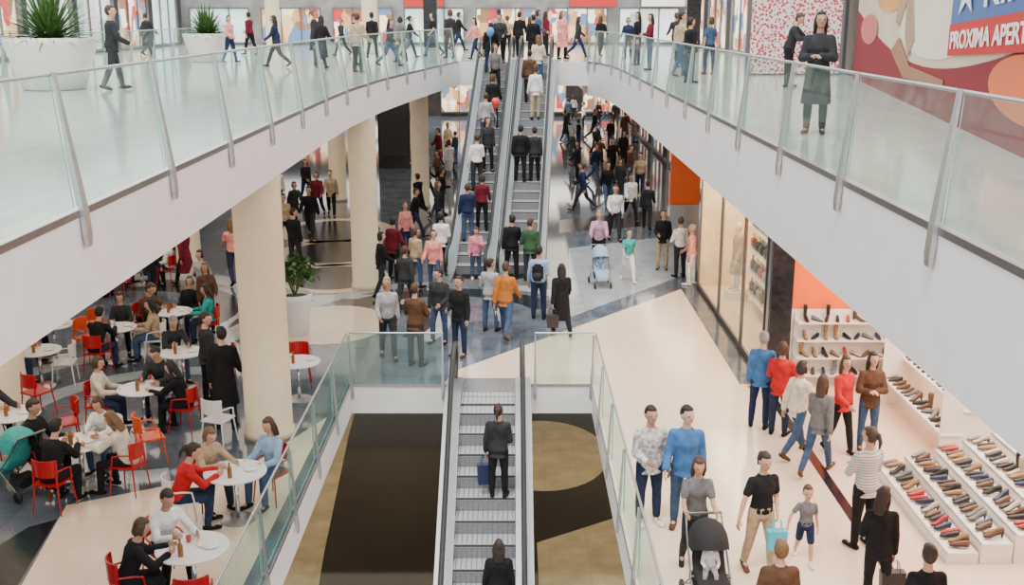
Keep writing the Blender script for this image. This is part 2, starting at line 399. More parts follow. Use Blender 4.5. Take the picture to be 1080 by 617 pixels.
def arm_world(b,pose,i,off=.1):
    J=getskel(pose); sh,elb,wr,d,s=J['arm%d'%i]
    bpy.context.view_layer.update()
    return b.matrix_world@(wr+d*off+V((0,0,J['dz'])))
N=[
(683,551,168,'bag',1.74,('sweater','light grey'),('trousers','dark denim'),('short','black'),'white',''),
(720,556,188,'standb',1.80,('jacket','blue'),('trousers','denim blue'),('short','black'),'brown',''),
(799,604,165,'handhold',1.66,('tshirt','black'),('trousers','beige'),('tied','dark brown'),'brown',''),
(847,592,185,'kid',1.10,('tshirt','grey'),('shorts','navy'),('short','brown'),'white',''),
(908,577,-20,'fold',1.72,('sweater','light grey'),('trousers','black'),('tied','brown'),'black',''),
(921,645,10,'standc',1.62,('jacket','black'),('trousers','black'),('long','dark brown'),'black',''),
(815,712,0,'stand',1.60,('sweater','brown'),('trousers','black'),('short','light brown'),'black',''),
(966,722,0,'stand',1.64,('sweater','black'),('trousers','dark denim'),('short','dark brown'),'black',''),
(800,451,20,'standb',1.74,('jacket','blue'),('trousers','navy'),('short','grey'),'black',''),
(820,459,30,'fold',1.66,('jacket','red'),('trousers','dark denim'),('bob','brown'),'black',''),
(838,480,55,'walk',1.66,('jacket','cream'),('trousers','denim blue'),('bob','dark brown'),'brown',''),
(860,500,35,'walkb',1.68,('jacket','grey'),('trousers','denim blue'),('long','brown'),'brown',''),
(884,478,150,'stroll',1.68,('jacket','red'),('trousers','black'),('long','brown'),'black',''),
(913,474,185,'fold',1.68,('jacket','brown'),('trousers','denim blue'),('long','black'),'brown',''),
(592,353,-10,'walk',1.68,('coat','black'),('trousers','black'),('long','black'),'black',''),
(568,336,10,'bag',1.76,('shirt','light blue'),('trousers','dark denim'),('short','black'),'black',''),
(533,356,15,'walk',1.78,('jacket','rust brown'),('trousers','denim blue'),('short','brown'),'brown',''),
(517,349,20,'standc',1.68,('sweater','light grey'),('trousers','denim blue'),('short','dark brown'),'black',''),
(540,294,0,'standb',1.76,('jacket','black'),('trousers','black'),('short','black'),'black',''),
(559,296,5,'standc',1.7,('jacket','green'),('trousers','charcoal'),('short','brown'),'black',''),
(502,294,170,'phone',1.45,('jacket','pink'),('trousers','denim blue'),('bob','brown'),'white',''),
(631,285,185,'push',1.76,('shirt','lilac'),('trousers','black'),('short','grey'),'black',''),
(662,297,170,'walk',1.5,('tshirt','teal'),('trousers','white'),('tied','dark brown'),'white',''),
(648,254,175,'stroll',1.8,('shirt','white'),('trousers','charcoal'),('short','black'),'black',''),
(698,284,190,'bag',1.70,('jacket','black'),('trousers','beige'),('short','brown'),'brown',''),
(716,292,-20,'standc',1.66,('shirt','white'),('trousers','charcoal'),('short','brown'),'black',''),
(728,300,-70,'standb',1.62,('shirt','salmon'),('trousers','white'),('short','grey'),'white',''),
(664,234,165,'walk',1.75,('jacket','white'),('trousers','black'),('short','brown'),'black',''),
(640,218,170,'walkb',1.75,('jacket','black'),('trousers','denim blue'),('short','black'),'black',''),
(682,242,10,'walk',1.7,('jacket','charcoal'),('trousers','charcoal'),('short','dark brown'),'black',''),
(410,378,170,'stroll',1.76,('shirt','light grey'),('trousers','charcoal'),('short','grey'),'black',''),
(439,386,20,'fold',1.74,('jacket','brown'),('trousers','charcoal'),('short','brown'),'black',''),
(464,362,200,'standc',1.68,('jacket','charcoal'),('trousers','denim blue'),('short','black'),'black',''),
(485,375,-150,'bag',1.72,('jacket','black'),('trousers','dark denim'),('short','dark brown'),'brown',''),
(416,296,30,'standb',1.74,('jacket','maroon'),('trousers','black'),('short','black'),'black',''),
(403,314,60,'stroll',1.7,('jacket','black'),('trousers','charcoal'),('bob','black'),'black',''),
(439,303,40,'standc',1.6,('jacket','beige'),('trousers','denim blue'),('bob','brown'),'black',''),
(458,306,190,'standb',1.6,('jacket','salmon'),('trousers','denim blue'),('bob','brown'),'white',''),
(428,328,10,'walkb',1.66,('jacket','charcoal'),('trousers','charcoal'),('short','brown'),'black',''),
(466,288,0,'bag',1.7,('jacket','white'),('trousers','black'),('short','black'),'black',''),
(240,452,-10,'standb',1.84,('coat','black'),('trousers','black'),('short','black'),'black',''),
(222,424,60,'standc',1.72,('jacket','charcoal'),('trousers','black'),('short','dark brown'),'black',''),
(221,352,150,'standc',1.66,('jacket','brown'),('trousers','black'),('long','light brown'),'black',''),
(350,228,175,'walk',1.72,('sweater','beige'),('trousers','black'),('short','brown'),'black',''),
(336,229,185,'walkb',1.68,('jacket','maroon'),('trousers','black'),('bob','dark brown'),'black',''),
(328,252,185,'walk',1.78,('jacket','black'),('trousers','charcoal'),('short','black'),'black',''),
(301,262,150,'standb',1.7,('shirt','beige'),('trousers','black'),('short','dark brown'),'black',''),
(312,284,30,'standc',1.74,('jacket','black'),('trousers','charcoal'),('short','black'),'black',''),
(285,300,200,'bag',1.68,('sweater','lilac'),('trousers','black'),('long','black'),'black',''),
(262,330,170,'walk',1.6,('jacket','purple'),('trousers','black'),('long','dark brown'),'black',''),
]
made={}
for k,a in enumerate(N):
    x,y=GP(a[0],a[1]); made[k]=person(x,y,.004,a[2],a[3],a[4],a[5],a[6],a[7],a[8],a[9],tm={0:HOOD,4:STRIPE}.get(k),
      label={0:'person standing in pale patterned hooded sweater and dark jeans',4:'person in grey and white striped sweater and black trousers'}.get(k))
TC=['black','black','black','charcoal','charcoal','grey','white','navy','brown','maroon','beige','black','charcoal','light grey','black','denim blue','salmon']
BC=['black','charcoal','dark denim','denim blue','navy','black']
def rnd(x,y,z,head=None,grp='distant shoppers',pz=None):
    if not free(x,y,z,.55): return
    if abs(z)<.5 and -2.45<x-(y-28.3)*.066+.0<1.45 and 27.5<y<42.5: return
    if abs(z)<.5 and x>6.9: return
    hs=random.choice(['short','short','long','bob','tied']); hc=random.choice(['black','dark brown','dark brown','brown','black','light brown'])
    person(x,y,z,random.uniform(0,360) if head is None else head,pz or random.choice(['standb','walk','bag','walkb','fold','standc','stroll','stroll','stand']),random.uniform(1.54,1.84),
      (random.choice(['jacket','shirt','sweater','tshirt','jacket','coat']),random.choice(TC)),('trousers',random.choice(BC)),(hs,hc),random.choice(['black','brown','black']),'',grp)
CR=[(598,152),(612,158),(602,174),(627,168),(640,158),(655,149),(611,190),(628,194),(646,184),(660,176),(651,208),(601,134),(618,139),(633,131),(646,137),(658,130),(616,222),(664,196),(607,127),(625,148),(641,127),(676,206),(636,176),(668,150),
 (441,228),(452,214),(462,203),(474,190),(468,228),(460,176),(475,170),(441,250),(466,252),(474,268),(432,266),(484,172),(449,190),
 (200,300),(172,302),(296,226),(312,236),(281,264),(160,320),(320,212),(250,302),(216,330)]
for u,v in CR:
    x,y=GP(u+random.uniform(-4,4),v+random.uniform(-3,3)); rnd(x,y,.004)
# ---- upper level
upx,upy=GP(858,141,UP)
person(upx,upy,UP+.003,200,'fold',1.68,('coat','charcoal'),('trousers','black'),('long','black'),'black')
x,y=GP(830,92,UP)
person(x,y,UP+.003,120,'rail',1.7,('jacket','charcoal'),('trousers','black'),('short','brown'),'black')
ux,uy=GP(122,95,UP)
person(ux,uy,UP+.003,60,'stroll',1.84,('jacket','charcoal'),('trousers','charcoal'),('short','brown'),'black')
UL=[(4.2,34),(4.6,30.5),(4.4,27.6),(5.4,36),(4.2,37.5),(5.6,31.6),(6.3,43),(4.4,42.5),
 (-1.4,42.6),(-.5,43.2),(.3,44.4),(1,43.2),(1.9,42.6),(2.6,44.3),(-2.4,43.4),(-.2,46.8),(1.4,46.4),(.8,50),(3.6,45.5),(-3.2,45.4),(-2.5,52),
 (-4.0,36.5),(-3.9,39.2),(-5.3,37.8),(-4.5,32.6),(-5.9,34.6),(-6.8,38.6),(-7.6,36.0),(-9.9,39.2),(-5.4,43.2),(-4.0,43.6),(-7.0,46),(-11,47),(-15,46)]
for x,y in UL: rnd(x,y,UP+.003,grp='upper level shoppers')
# ---------------------------------------------------------------- floors
def struct(name,pts,z0,z1,mt,ms,mb=None):
    bm=bmesh.new(); prism(bm,pts,z0,z1,0,1,2)
    return tag(obj(name,mesh(bm,name,(mt,ms,mb or ms))),kind='structure')
OX0,OX1,OY1=-3.15,1.57,20.2
bm=bmesh.new()
for pts in ([(-22,-3),(OX0,-3),(OX0,80),(-22,80)],[(OX1,-3),(16,-3),(16,80),(OX1,80)],[(OX0,OY1),(OX1,OY1),(OX1,80),(OX0,80)],[(OX0,-3),(OX1,-3),(OX1,4),(OX0,4)]):
    prism(bm,pts,-.6,0,0,1,1)
tag(obj('floor',mesh(bm,'floor_mid',(GREYT,WHITE))),'grey blue polished marble middle floor','floor',kind='structure')
TN=[0]
def inlay(pts,m,z=.003,z0=0):
    TN[0]+=1
    struct('trim_%d'%TN[0],pts,z0,z0+z,m,m)
inlay([(-1.35,OY1),(-1.1,21.1),(4.85,28.3),(16,28.3),(16,-3),(OX1,-3),(OX1,OY1)],CREAMT)
def gp(*a): return [GP(u,v) for u,v in a]
def clampx(pts): return [(min(p[0],OX0-.01),p[1]) for p in pts]
inlay(clampx(gp((10,640),(70,533),(255,497),(345,440),(330,470),(245,640))),CREAMT)
inlay(gp((-40,600),(30,556),(60,548),(5,640),(-60,640)),DARKT,.004)
def disc(cx,cy,r,m,z,r2=None,n=40): inlay([(cx+r*math.cos(2*math.pi*i/n),cy+(r2 or r)*math.sin(2*math.pi*i/n)) for i in range(n)],m,z)
def bandarc(cx,cy,r0,r1,a0,a1,m,z,n=28):
    pts=[(cx+r1*math.cos(R(a0+(a1-a0)*i/n)),cy+r1*math.sin(R(a0+(a1-a0)*i/n))) for i in range(n+1)]+[(cx+r0*math.cos(R(a1+(a0-a1)*i/n)),cy+r0*math.sin(R(a1+(a0-a1)*i/n))) for i in range(n+1)]
    inlay(pts,m,z)
dx,dy=GP(349,342)
bandarc(dx,dy,2.0,2.35,-30,250,DARKT,.002); bandarc(dx,dy,2.35,2.8,-30,250,LGREY,.0025); disc(dx,dy,1.3,BEIGE,.010,1.65)
for u,v,r in ((352,293,1.5),(352,266,1.7),(354,243,1.9)):
    a,b=GP(u,v); disc(a,b,r,BEIGE,.006,r*1.15); disc(a,b,r*.78,DARKT,.009,r*.92)
a,b=GP(470,338); bandarc(a,b,2.3,3.1,25,175,DARKT,.003); bandarc(a,b,3.4,3.9,25,175,LGREY,.004)
a,b=GP(170,440); bandarc(a,b,2.4,2.9,70,290,LGREY,.002); bandarc(a,b,4.0,4.5,70,250,LGREY,.0022)
a,b=GP(120,330); bandarc(a,b,3.4,4.2,-60,120,LGREY,.0024); bandarc(a,b,2.2,3.0,-60,160,DARKT,.0026)
inlay(gp((600,262),(700,250),(735,285),(600,335)),LGREY,.002)
inlay(gp((590,232),(700,222),(712,236),(590,246)),DARKT,.002)
inlay([(4.82,12),(4.98,12),(4.98,28.3),(4.82,28.3)],DARKT,.006)
inlay([(4.45,20.2),(4.82,20.2),(4.82,28.2),(4.45,28.2)],GREYT,.005)
# lower level
struct('floor',[(-22,-3),(16,-3),(16,60),(-22,60)],LOW-.4,LOW,BROWNT,WHITE)
inlay([(-9,5),(-4.0,5),(-4.05,19),(-4.45,23.5),(-4.95,31),(-5.6,45),(-9,45)],YELT,.004,LOW)
a,b=GP(572,478,LOW)
inlay([(a+1.9*math.cos(t*math.pi/20),b+2.6*math.sin(t*math.pi/20)) for t in range(40)],YELT,.004,LOW)
inlay([(.6,12),(8,12),(8,27.5),(3.0,25.6),(.6,24.0)],YELT,.005,LOW)
struct('wall_lower_back',[(-22,42),(16,42),(16,42.3),(-22,42.3)],LOW,-.6,mat('dark_wall',(.05,.045,.04),.4,noise=.3,scale=2),WHITE)
for k in range(6):
    TN[0]+=1; x=-10+k*4; struct('trim_%d'%TN[0],[(x,41.9),(x+2.6,41.9),(x+2.6,42),(x,42)],LOW+.4,LOW+3.2,mat('lower_shop_glow',(.9,.62,.3),.5,noise=.3,scale=1.5,emit=2.2),mat('lower_shop_glow',(.9,.6,.3)))
# upper slabs
E_L=[(-3.75,-3),(-3.75,22),(-3.7,25),(-3.45,29),(-3.05,32.5),(-2.6,36),(-2.2,39),(-1.95,40.4)]
E_R=[(3.4,-3),(3.4,34),(3.32,37),(3.1,39),(2.75,40.2)]
struct('floor',E_L+[(-1.95,66),(-22,66),(-22,-3)],4.5,UP,UPT,WHITE)
struct('floor',[(-1.95,40.4),(2.75,40.2),(2.75,66),(-1.95,66)],4.5,UP,UPT,WHITE)
struct('floor',E_R+[(2.75,66),(16,66),(16,-3)],4.15,UP,UPT,WHITE)
def edge(pts,z,h=.05,off=.012,sgn=1,m=STEELD):
    TN[0]+=1; bm=bmesh.new()
    for p,q in zip(pts,pts[1:]):
        p=V((*p,0)); q=V((*q,0)); d=(q-p).normalized(); n=V((d.y,-d.x,0))*sgn
        ps=[p,q,q+n*off,p+n*off]
        prism(bm,[(w.x,w.y) for w in ps],z-h,z+.012)
    tag(obj('trim_%d'%TN[0],mesh(bm,'edge_trim',(m,))),kind='structure')
edge(E_L,UP,sgn=1); edge(E_R,UP,sgn=-1)
# ---------------------------------------------------------------- railings
def resample(pts,step):
    pts=[V((p[0],p[1],0)) for p in pts]; out=[pts[0]]; acc=0
    want=step
    for a,b in zip(pts,pts[1:]):
        L=(b-a).length
        while want<=acc+L+1e-6:
            out.append(a+(b-a)*((want-acc)/L)); want+=step
        acc+=L
    if (out[-1]-pts[-1]).length>.35: out.append(pts[-1])
    else: out[-1]=pts[-1]
    return out
def railing(pts,z,sgn,lean,step,label,h=1.02,drop=.45,post='wide',hrm=STEEL):
    S=resample(pts,step); e=empty('glass_railing',(S[0].x,S[0].y,z)); o=V((S[0].x,S[0].y,z)); tag(e,label,'railing')
    N=[]
    for i in range(len(S)):
        d=(S[min(i+1,len(S)-1)]-S[max(i-1,0)]).normalized(); N.append(V((d.y,-d.x,0))*sgn)
    base=[S[i]+N[i]*-.05+V((0,0,z)) for i in range(len(S))]; top_=[base[i]-N[i]*lean+V((0,0,h)) for i in range(len(S))]
    for i in range(len(S)-1):
        d=(S[i+1]-S[i]).normalized(); g=.035
        a,b,c,dd=base[i]+d*g+V((0,0,.03)),base[i+1]-d*g+V((0,0,.03)),top_[i+1]-d*g,top_[i]+d*g
        n=N[i]*.012; bm=bmesh.new(); vs=[bm.verts.new(p-o) for p in (a,b,c,dd)]; vs2=[bm.verts.new(p-o+n) for p in (a,b,c,dd)]
        bm.faces.new(vs); bm.faces.new(vs2[::-1])
        for k in range(4): 
            f=bm.faces.new((vs[k],vs[(k+1)%4],vs2[(k+1)%4],vs2[k])); f.material_index=1
        obj('glass_panel',mesh(bm,'glass_panel',(GLASS,EDGEG)),parent=e)
    for i in range(len(S)):
        d=N[i].cross(V((0,0,1))); bm=bmesh.new(); w=.06 if post=='wide' else .025
        lo=base[i]+N[i]*.09-V((0,0,drop)); mid=base[i]+N[i]*.075; hi=top_[i]+N[i]*.03+V((0,0,.03 if post=='wide' else -.02))
        rings=[]
        for p,ww,t in ((lo,w*.75,.015),(lo+V((0,0,.1)),w,.02),(mid,w,.022),(hi,w*.5,.012)):
            rings.append([bm.verts.new(p-o+d*ww*a+N[i]*t*b) for a,b in ((-1,-1),(1,-1),(1,1),(-1,1))])
        for a,b in zip(rings,rings[1:]):
            for k in range(4): bm.faces.new((a[k],a[(k+1)%4],b[(k+1)%4],b[k]))
        bm.faces.new(rings[0]); bm.faces.new(rings[-1][::-1])
        obj('post',mesh(bm,'post',(STEEL,)),parent=e)
    bm=bmesh.new(); tube(bm,[p-o+V((0,0,.01)) for p in top_],[.018]*len(top_),side=V((0,0,1)))
    obj('handrail',mesh(bm,'handrail',(hrm,),True),parent=e)
    return e
railing([(-3.75,1.72),(-3.75,22),(-3.7,25),(-3.45,29),(-3.05,32.5),(-2.6,36),(-2.2,39),(-2.05,40.2)],UP,1,.1,2.55,'long glass balcony railing with slanted steel posts',h=1.15,drop=.32)
railing([(3.4,.85),(3.4,34),(3.32,37),(3.1,39),(2.75,40.1)],UP,-1,.06,2.58,'long glass balcony railing with steel blade posts',h=1.06,drop=.32)
railing([(-13.2,19),(-13.2,46)],UP,-1,.1,2.45,'distant glass railing behind a white planter',h=1.1,drop=.0)
railing([(OX0,5),(OX0,OY1)],0,1,0,1.9,'glass railing beside the escalator opening',post='thin',drop=.3)
railing([(OX1,5),(OX1,OY1)],0,-1,0,1.9,'glass railing beside the escalator opening',post='thin',drop=.3)
railing([(OX0,OY1),(-1.35,OY1)],0,1,0,1.8,'short glass railing behind the escalator opening',post='thin',drop=.3)
railing([(.45,OY1),(OX1,OY1)],0,1,0,1.1,'short glass railing behind the escalator opening',post='thin',drop=.3)
edge([(OX0,4),(OX0,OY1)],0,.05,m=STEEL); edge([(OX1,4),(OX1,OY1)],0,.05,sgn=-1,m=STEEL); edge([(OX0,OY1),(OX1,OY1)],0,.05,m=STEEL)
# ---------------------------------------------------------------- escalators
T30=math.tan(R(30))
def escalator(label,ox,oy,z0,rise,rotd,w,deck,clad):
    flat=1.2; run=rise/T30; L=2*flat+run
    def zf(y):
        def raw(q): return max(0,min(rise,(q-flat)*T30))
        return sum(raw(y+k*.12) for k in range(-4,5))/9
    e=empty('escalator',(ox,oy,z0),(0,0,R(rotd))); tag(e,label,'escalator')
    ys=[i*L/60 for i in range(61)]
    for s in (-1,1):
        bm=bmesh.new(); x=s*(w/2+deck*.45); A=[];B=[]
        for y in [q for q in ys if .25<=q<=L-.25]:
            A.append([bm.verts.new((x+dx_,y,zf(y)+.1)) for dx_ in (-.006,.006)]); B.append([bm.verts.new((x+dx_,y,zf(y)+.88)) for dx_ in (-.006,.006)])
        for i in range(len(A)-1):
            bm.faces.new((A[i][0],A[i+1][0],B[i+1][0],B[i][0])); bm.faces.new((A[i][1],A[i+1][1],B[i+1][1],B[i][1])); bm.faces.new((B[i][0],B[i+1][0],B[i+1][1],B[i][1]))
        obj('balustrade_panel',mesh(bm,'balustrade',(EGLASS,)),parent=e)
        pts=[]
        r=.36
        for k in range(8):
            a=R(-80+k*20); pts.append(V((x,.3-r*math.cos(a),zf(0)+.9-r+r*math.sin(a))))
        for y in ys:
            if .3<y<L-.3: pts.append(V((x,y,zf(y)+.9)))
        for k in range(8):
            a=R(60-k*20); pts.append(V((x,L-.3+r*math.cos(a),rise+.9-r+r*math.sin(a))))
        bm=bmesh.new(); tube(bm,pts,[(.045,.03)]*len(pts),side=V((1,0,0)))
        obj('handrail',mesh(bm,'esc_handrail',(BLACKR,),True),parent=e)
        for nm,x0,x1,za,zb,m in (('deck',s*w/2,s*(w/2+deck),-.02,.1,STEEL),('side_cladding',s*(w/2+deck-.04),s*(w/2+deck+.0),-.75,.02,clad)):
            bm=bmesh.new(); rr=[]
            for y in ys:
                rr.append([bm.verts.new((a,y,zf(y)+b)) for a,b in ((x0,za),(x1,za),(x1,zb),(x0,zb))])
            for a,b in zip(rr,rr[1:]):
                for k in range(4): bm.faces.new((a[k],a[(k+1)%4],b[(k+1)%4],b[k]))
            bm.faces.new(rr[0]); bm.faces.new(rr[-1])
            obj(nm,mesh(bm,nm,(m,)),parent=e)
    bm=bmesh.new(); rr=[]
    for y in ys: rr.append([bm.verts.new((a,y,zf(y)+b)) for a,b in ((-w/2-deck+.04,-.75),(w/2+deck-.04,-.75),(w/2+deck-.04,-.68),(-w/2-deck+.04,-.68))])
    for a,b in zip(rr,rr[1:]):
        for k in range(4): bm.faces.new((a[k],a[(k+1)%4],b[(k+1)%4],b[k]))
    obj('soffit',mesh(bm,'soffit',(clad,)),parent=e)
    bm=bmesh.new(); box(bm,(0,.2,-.02),(w-.02,.4,.04),0); box(bm,(0,.012,-.13),(w-.02,.02,.2),1); box(bm,(0,.008,-.012),(w-.02,.024,.03),3)
    for i in range(12): box(bm,(-w/2+.05+i*(w-.1)/11,.22,.004),(.012,.34,.008),2)
    for i in range(12): box(bm,(-w/2+.05+i*(w-.1)/11,.0,-.14),(.012,.008,.18),2)
    stm=mesh(bm,'step',(mat('step_alu',(.46,.475,.50),.5,.2,noise=.1),mat('step_riser',(.24,.25,.275),.5,.2,noise=.1),mat('step_groove',(.2,.2,.21),.5,.3,noise=.1),mat('step_nose',(.05,.05,.055),.5,noise=.1)))
    n=int(round(rise/(.4*T30)))
    for k in range(-2,n+2):
        z=max(0,min(rise,(k+1)*.4*T30)) if k>=0 else 0
        obj('step',stm,(0,flat+k*.4,z),parent=e)
    for y,z in ((.2,0),(L-.2,rise)):
        boxo('landing_plate',(0,y,z-.01),(w,.8,.04),mat('landing_plate',(.3,.3,.31),.35,.7,noise=.1),e)
    def wpos(yl,xl=0):
        k=math.floor((yl-flat)/.4); z=max(0,min(rise,(k+1)*.4*T30))
        v=Matrix.Rotation(R(rotd),4,'Z')@V((xl,yl,0)); return ox+v.x,oy+v.y,z0+z+.01
    return wpos
SILV=mat('silver_cladding',(.6,.61,.63),.35,.4,noise=.03,scale=3)
rr_=-3.8
ea=escalator('twin escalator with glass sides rising to upper floor',-1.24,28.3,0,UP,rr_,.82,.27,SILV)
eb=escalator('twin escalator carrying shoppers beside its neighbour',.15,28.38,0,UP,rr_,.82,.27,SILV)
DL=2.4+(-LOW)/T30
ed=escalator('single escalator down to the lower floor',-.45,OY1-DL+.15,LOW,-LOW,0,1.02,.3,STEELD)
for y,x,tc,bc,hc,ty,hs in [(2.35,-.18,'navy','denim blue','brown','jacket','short'),(2.75,.2,'maroon','black','dark brown','shirt','bob'),(4.3,-.1,'white','charcoal','brown','shirt','short'),(5.1,.15,'charcoal','black','black','jacket','long'),(6.3,.0,'light grey','denim blue','brown','sweater','short'),(7.1,.15,'black','black','brown','jacket','bob'),(8.4,.12,'grey','black','brown','shirt','long'),(9.6,-.12,'black','dark denim','black','jacket','short'),(10.8,.1,'charcoal','black','brown','jacket','short')]:
    p=ea(y,x); person(p[0],p[1],p[2],random.uniform(-20,20)+ (180 if y>4 and random.random()<.4 else 0),random.choice(['standb','bag','standc']),random.uniform(1.6,1.74),(ty,tc),('trousers',bc),(hs,hc),'black','on escalator')
for y,x,tc,bc,hc,ty,hs in [(4.6,-.2,'black','black','black','jacket','short'),(4.7,.22,'charcoal','black','dark brown','jacket','short'),(7.3,.12,'white','beige','brown','jacket','bob'),(8.3,-.12,'brown','black','black','jacket','short'),(9.2,.12,'cream','denim blue','light brown','jacket','long'),(10.2,-.1,'black','charcoal','black','jacket','short')]:
    p=eb(y,x); person(p[0],p[1],p[2],random.uniform(-15,15),random.choice(['stand','standb']),random.uniform(1.62,1.74),(ty,tc),('trousers',bc),(hs,hc),'black','on escalator')
def ypx(v):
    best=None
    for i in range(400):
        yl=.5+i*.03; X,Y,Z=ed(yl)
        dz=Z-CZ; dep=Y*math.cos(TH)-dz*math.sin(TH); vv=308.5-FPX*(Y*math.sin(TH)+dz*math.cos(TH))/dep
        if best is None or abs(vv-v)<best[0]: best=(abs(vv-v),yl)
    return best[1]
y1=ypx(524); p=ed(y1,.22)
rider=person(p[0],p[1],p[2],8,'bag',1.66,('jacket','charcoal'),('trousers','black'),('tied','dark brown'),'black','riding escalator')
p2=ed(ypx(672),.25)
person(p2[0],p2[1],p2[2],0,'stand',1.64,('jacket','black'),('trousers','black'),('long','dark brown'),'black','riding escalator')
# ---------------------------------------------------------------- columns
COLS=[]
def column(x,y,r,z0,z1,label,m=CREAMP,n=None):
    COLS.append((x,y,r))
    bm=bmesh.new(); lathe(bm,[(0,z0),(r*1.08,z0),(r*1.08,z0+.12),(r*1.0,z0+.14),(r*.99,(z0+z1)/2),(r,z1-.1),(r*1.0,z1),(0,z1)],32)
    me=mesh(bm,'column',(m,),True); return tag(obj('column',me,(x,y,0)),label,'column')
for x,y,r in COLDEF:
    column(x,y,r,0,4.5,'round cream painted column under the balcony')
column(-6.5,24,.4,LOW,-.6,'round cream column on the lower floor'); column(4.4,30,.4,LOW,-.6,'round cream column on the lower floor')
column(-6.2,49,.35,UP,UP+4,'round cream column on the upper floor'); column(-11.5,54,.35,UP,UP+4,'round cream column on the upper floor')
bx,by=GP(417,177)
bm=bmesh.new(); box(bm,(0,0,2.25),(1.5,.5,4.5)); box(bm,(0,-.26,2.3),(1.3,.03,3.4),1)
tag(obj('column',mesh(bm,'black_pier',(DARKT,mat('black_panel',(.03,.03,.035),.2,noise=.1)) ),(bx,by,0)),'rectangular black clad pier','column')
for px_,py_ in ((9.0,56),(-4.2,58)):
    bm=bmesh.new(); box(bm,(0,0,2),(.7,.7,4),bev=.03)
    tag(obj('column',mesh(bm,'upper_pier',(DARKT,)),(px_,py_,UP)),'square black clad pier on the upper floor','column')
# ---------------------------------------------------------------- planters
def agave(bm,n,L,w,z0,spread=1.0):
    for i in range(n):
        a=i*2.39996; t=i/n; el=R(82-72*t*spread); l=L*(.75+.25*random.random())
        d=V((math.cos(a),math.sin(a),0)); s=V((-math.sin(a),math.cos(a),0)); prev=None; K=6
        for k in range(K+1):
            q=k/K; hor=l*q*math.cos(el); ver=l*q*math.sin(el)-l*.35*q*q*math.cos(el)
            c=d*(hor+.04)+V((0,0,z0+ver)); ww=w*(1-q**2.2)*(.6+.4*min(1,q*4))
            cur=[bm.verts.new(c-s*ww),bm.verts.new(c+V((0,0,-ww*.4))),bm.verts.new(c+s*ww)]
            if prev: bm.faces.new((prev[0],prev[1],cur[1],cur[0])); bm.faces.new((prev[1],prev[2],cur[2],cur[1]))
            prev=cur
def planter(x,y,z,rt,rb,h,label,plant,L):
    e=empty('potted_plant',(x,y,z)); tag(e,label,'plant')
    bm=bmesh.new(); lathe(bm,[(0,0),(rb,0),(rb*1.1,.02),(rb+(rt-rb)*.55,h*.45),(rt*.97,h*.85),(rt,h),(rt*.92,h),(rt*.88,h-.12),(0,h-.12)],32)
    obj('planter',mesh(bm,'planter',(mat('white_planter',(.80,.80,.79),.35,noise=.02),),True),parent=e)
    bm=bmesh.new(); lathe(bm,[(0,h-.07),(rt*.88,h-.09)],24); obj('soil',mesh(bm,'soil',(SOIL,)),parent=e)
    bm=bmesh.new()
    if plant=='agave': agave(bm,170,L,.04,h-.08)
    else:
        for i in range(340):
            a=random.uniform(0,6.28); ph=random.uniform(-.3,1.5); rr=L*random.uniform(.35,1)
            c=V((rr*math.cos(a)*math.cos(ph)*.95,rr*math.sin(a)*math.cos(ph)*.95,h+L*.65+rr*math.sin(ph)*.8))
            t=V((random.uniform(-1,1),random.uniform(-1,1),random.uniform(-.5,1))).normalized(); s=t.cross(V((random.random(),random.random(),.3))).normalized()
            ps=[c-t*.11,c+s*.045,c+t*.12,c-s*.045]; bm.faces.new([bm.verts.new(q) for q in ps])
        for i in range(7):
            a=i*.9; tube(bm,[(0,0,h-.1),(L*.4*math.cos(a),L*.4*math.sin(a),h+L*.9)],.012)
    obj('foliage',mesh(bm,'foliage',(LEAF,)),parent=e)
px,py=GP(58,94,UP); planter(px,py,UP,1.02,.62,1.15,'large white bowl planter with spiky green plant','agave',1.7)
planter(-10.9,40,UP,.85,.5,1.0,'white bowl planter with spiky green plant','agave',1.35)
px,py=GP(313,352); planter(px,py,0,.38,.25,.95,'tall white planter with leafy green shrub','shrub',.6)
# ---------------------------------------------------------------- tables and chairs
bm=bmesh.new(); box(bm,(0,0,.45),(.42,.42,.03),bev=.012); ch_seat=mesh(bm,'seat',(None,))
bm=bmesh.new()
def arcp(z,r=.24,n=7,a0=-50,a1=50,oy=.02): return [V((r*math.sin(R(a0+(a1-a0)*i/(n-1))),-r*math.cos(R(a0+(a1-a0)*i/(n-1)))+oy,z)) for i in range(n)]
rows=[arcp(.58),arcp(.67),arcp(.76,.245),arcp(.84,.25)]
vv=[[bm.verts.new(p) for p in r] for r in rows]; vo=[[bm.verts.new(p+V((0,-.018,0))) for p in r] for r in rows]
for i in range(3):
    for j in range(6): bm.faces.new((vv[i][j],vv[i][j+1],vv[i+1][j+1],vv[i+1][j])); bm.faces.new((vo[i][j],vo[i+1][j],vo[i+1][j+1],vo[i][j+1]))
for j in range(6): bm.faces.new((vv[3][j],vv[3][j+1],vo[3][j+1],vo[3][j])); bm.faces.new((vv[0][j],vo[0][j],vo[0][j+1],vv[0][j+1]))
for s in (-1,1):
    tube(bm,[(s*.18,-.18,.45),(s*.185,-.155,.82)],.016); 
    tube(bm,[(s*.19,-.15,.66),(s*.22,.02,.655),(s*.22,.12,.63),(s*.205,.15,.46)],.013)
ch_back=mesh(bm,'backrest',(None,))
LEGP=[]
for sx in (-1,1):
    for sy in (-1,1):
        bm=bmesh.new(); tube(bm,[(sx*.18,sy*.17,.44),(sx*.22,sy*.21,.01)],[.014,.011]); LEGP.append(mesh(bm,'leg',(None,),True))
CHM={'red':mat('red_plastic',(.46,.006,.01),.35,noise=.05),'orange':mat('orange_red_plastic',(.72,.08,.015),.35,noise=.05),'white':mat('white_plastic',(.80,.79,.77),.35,noise=.03)}
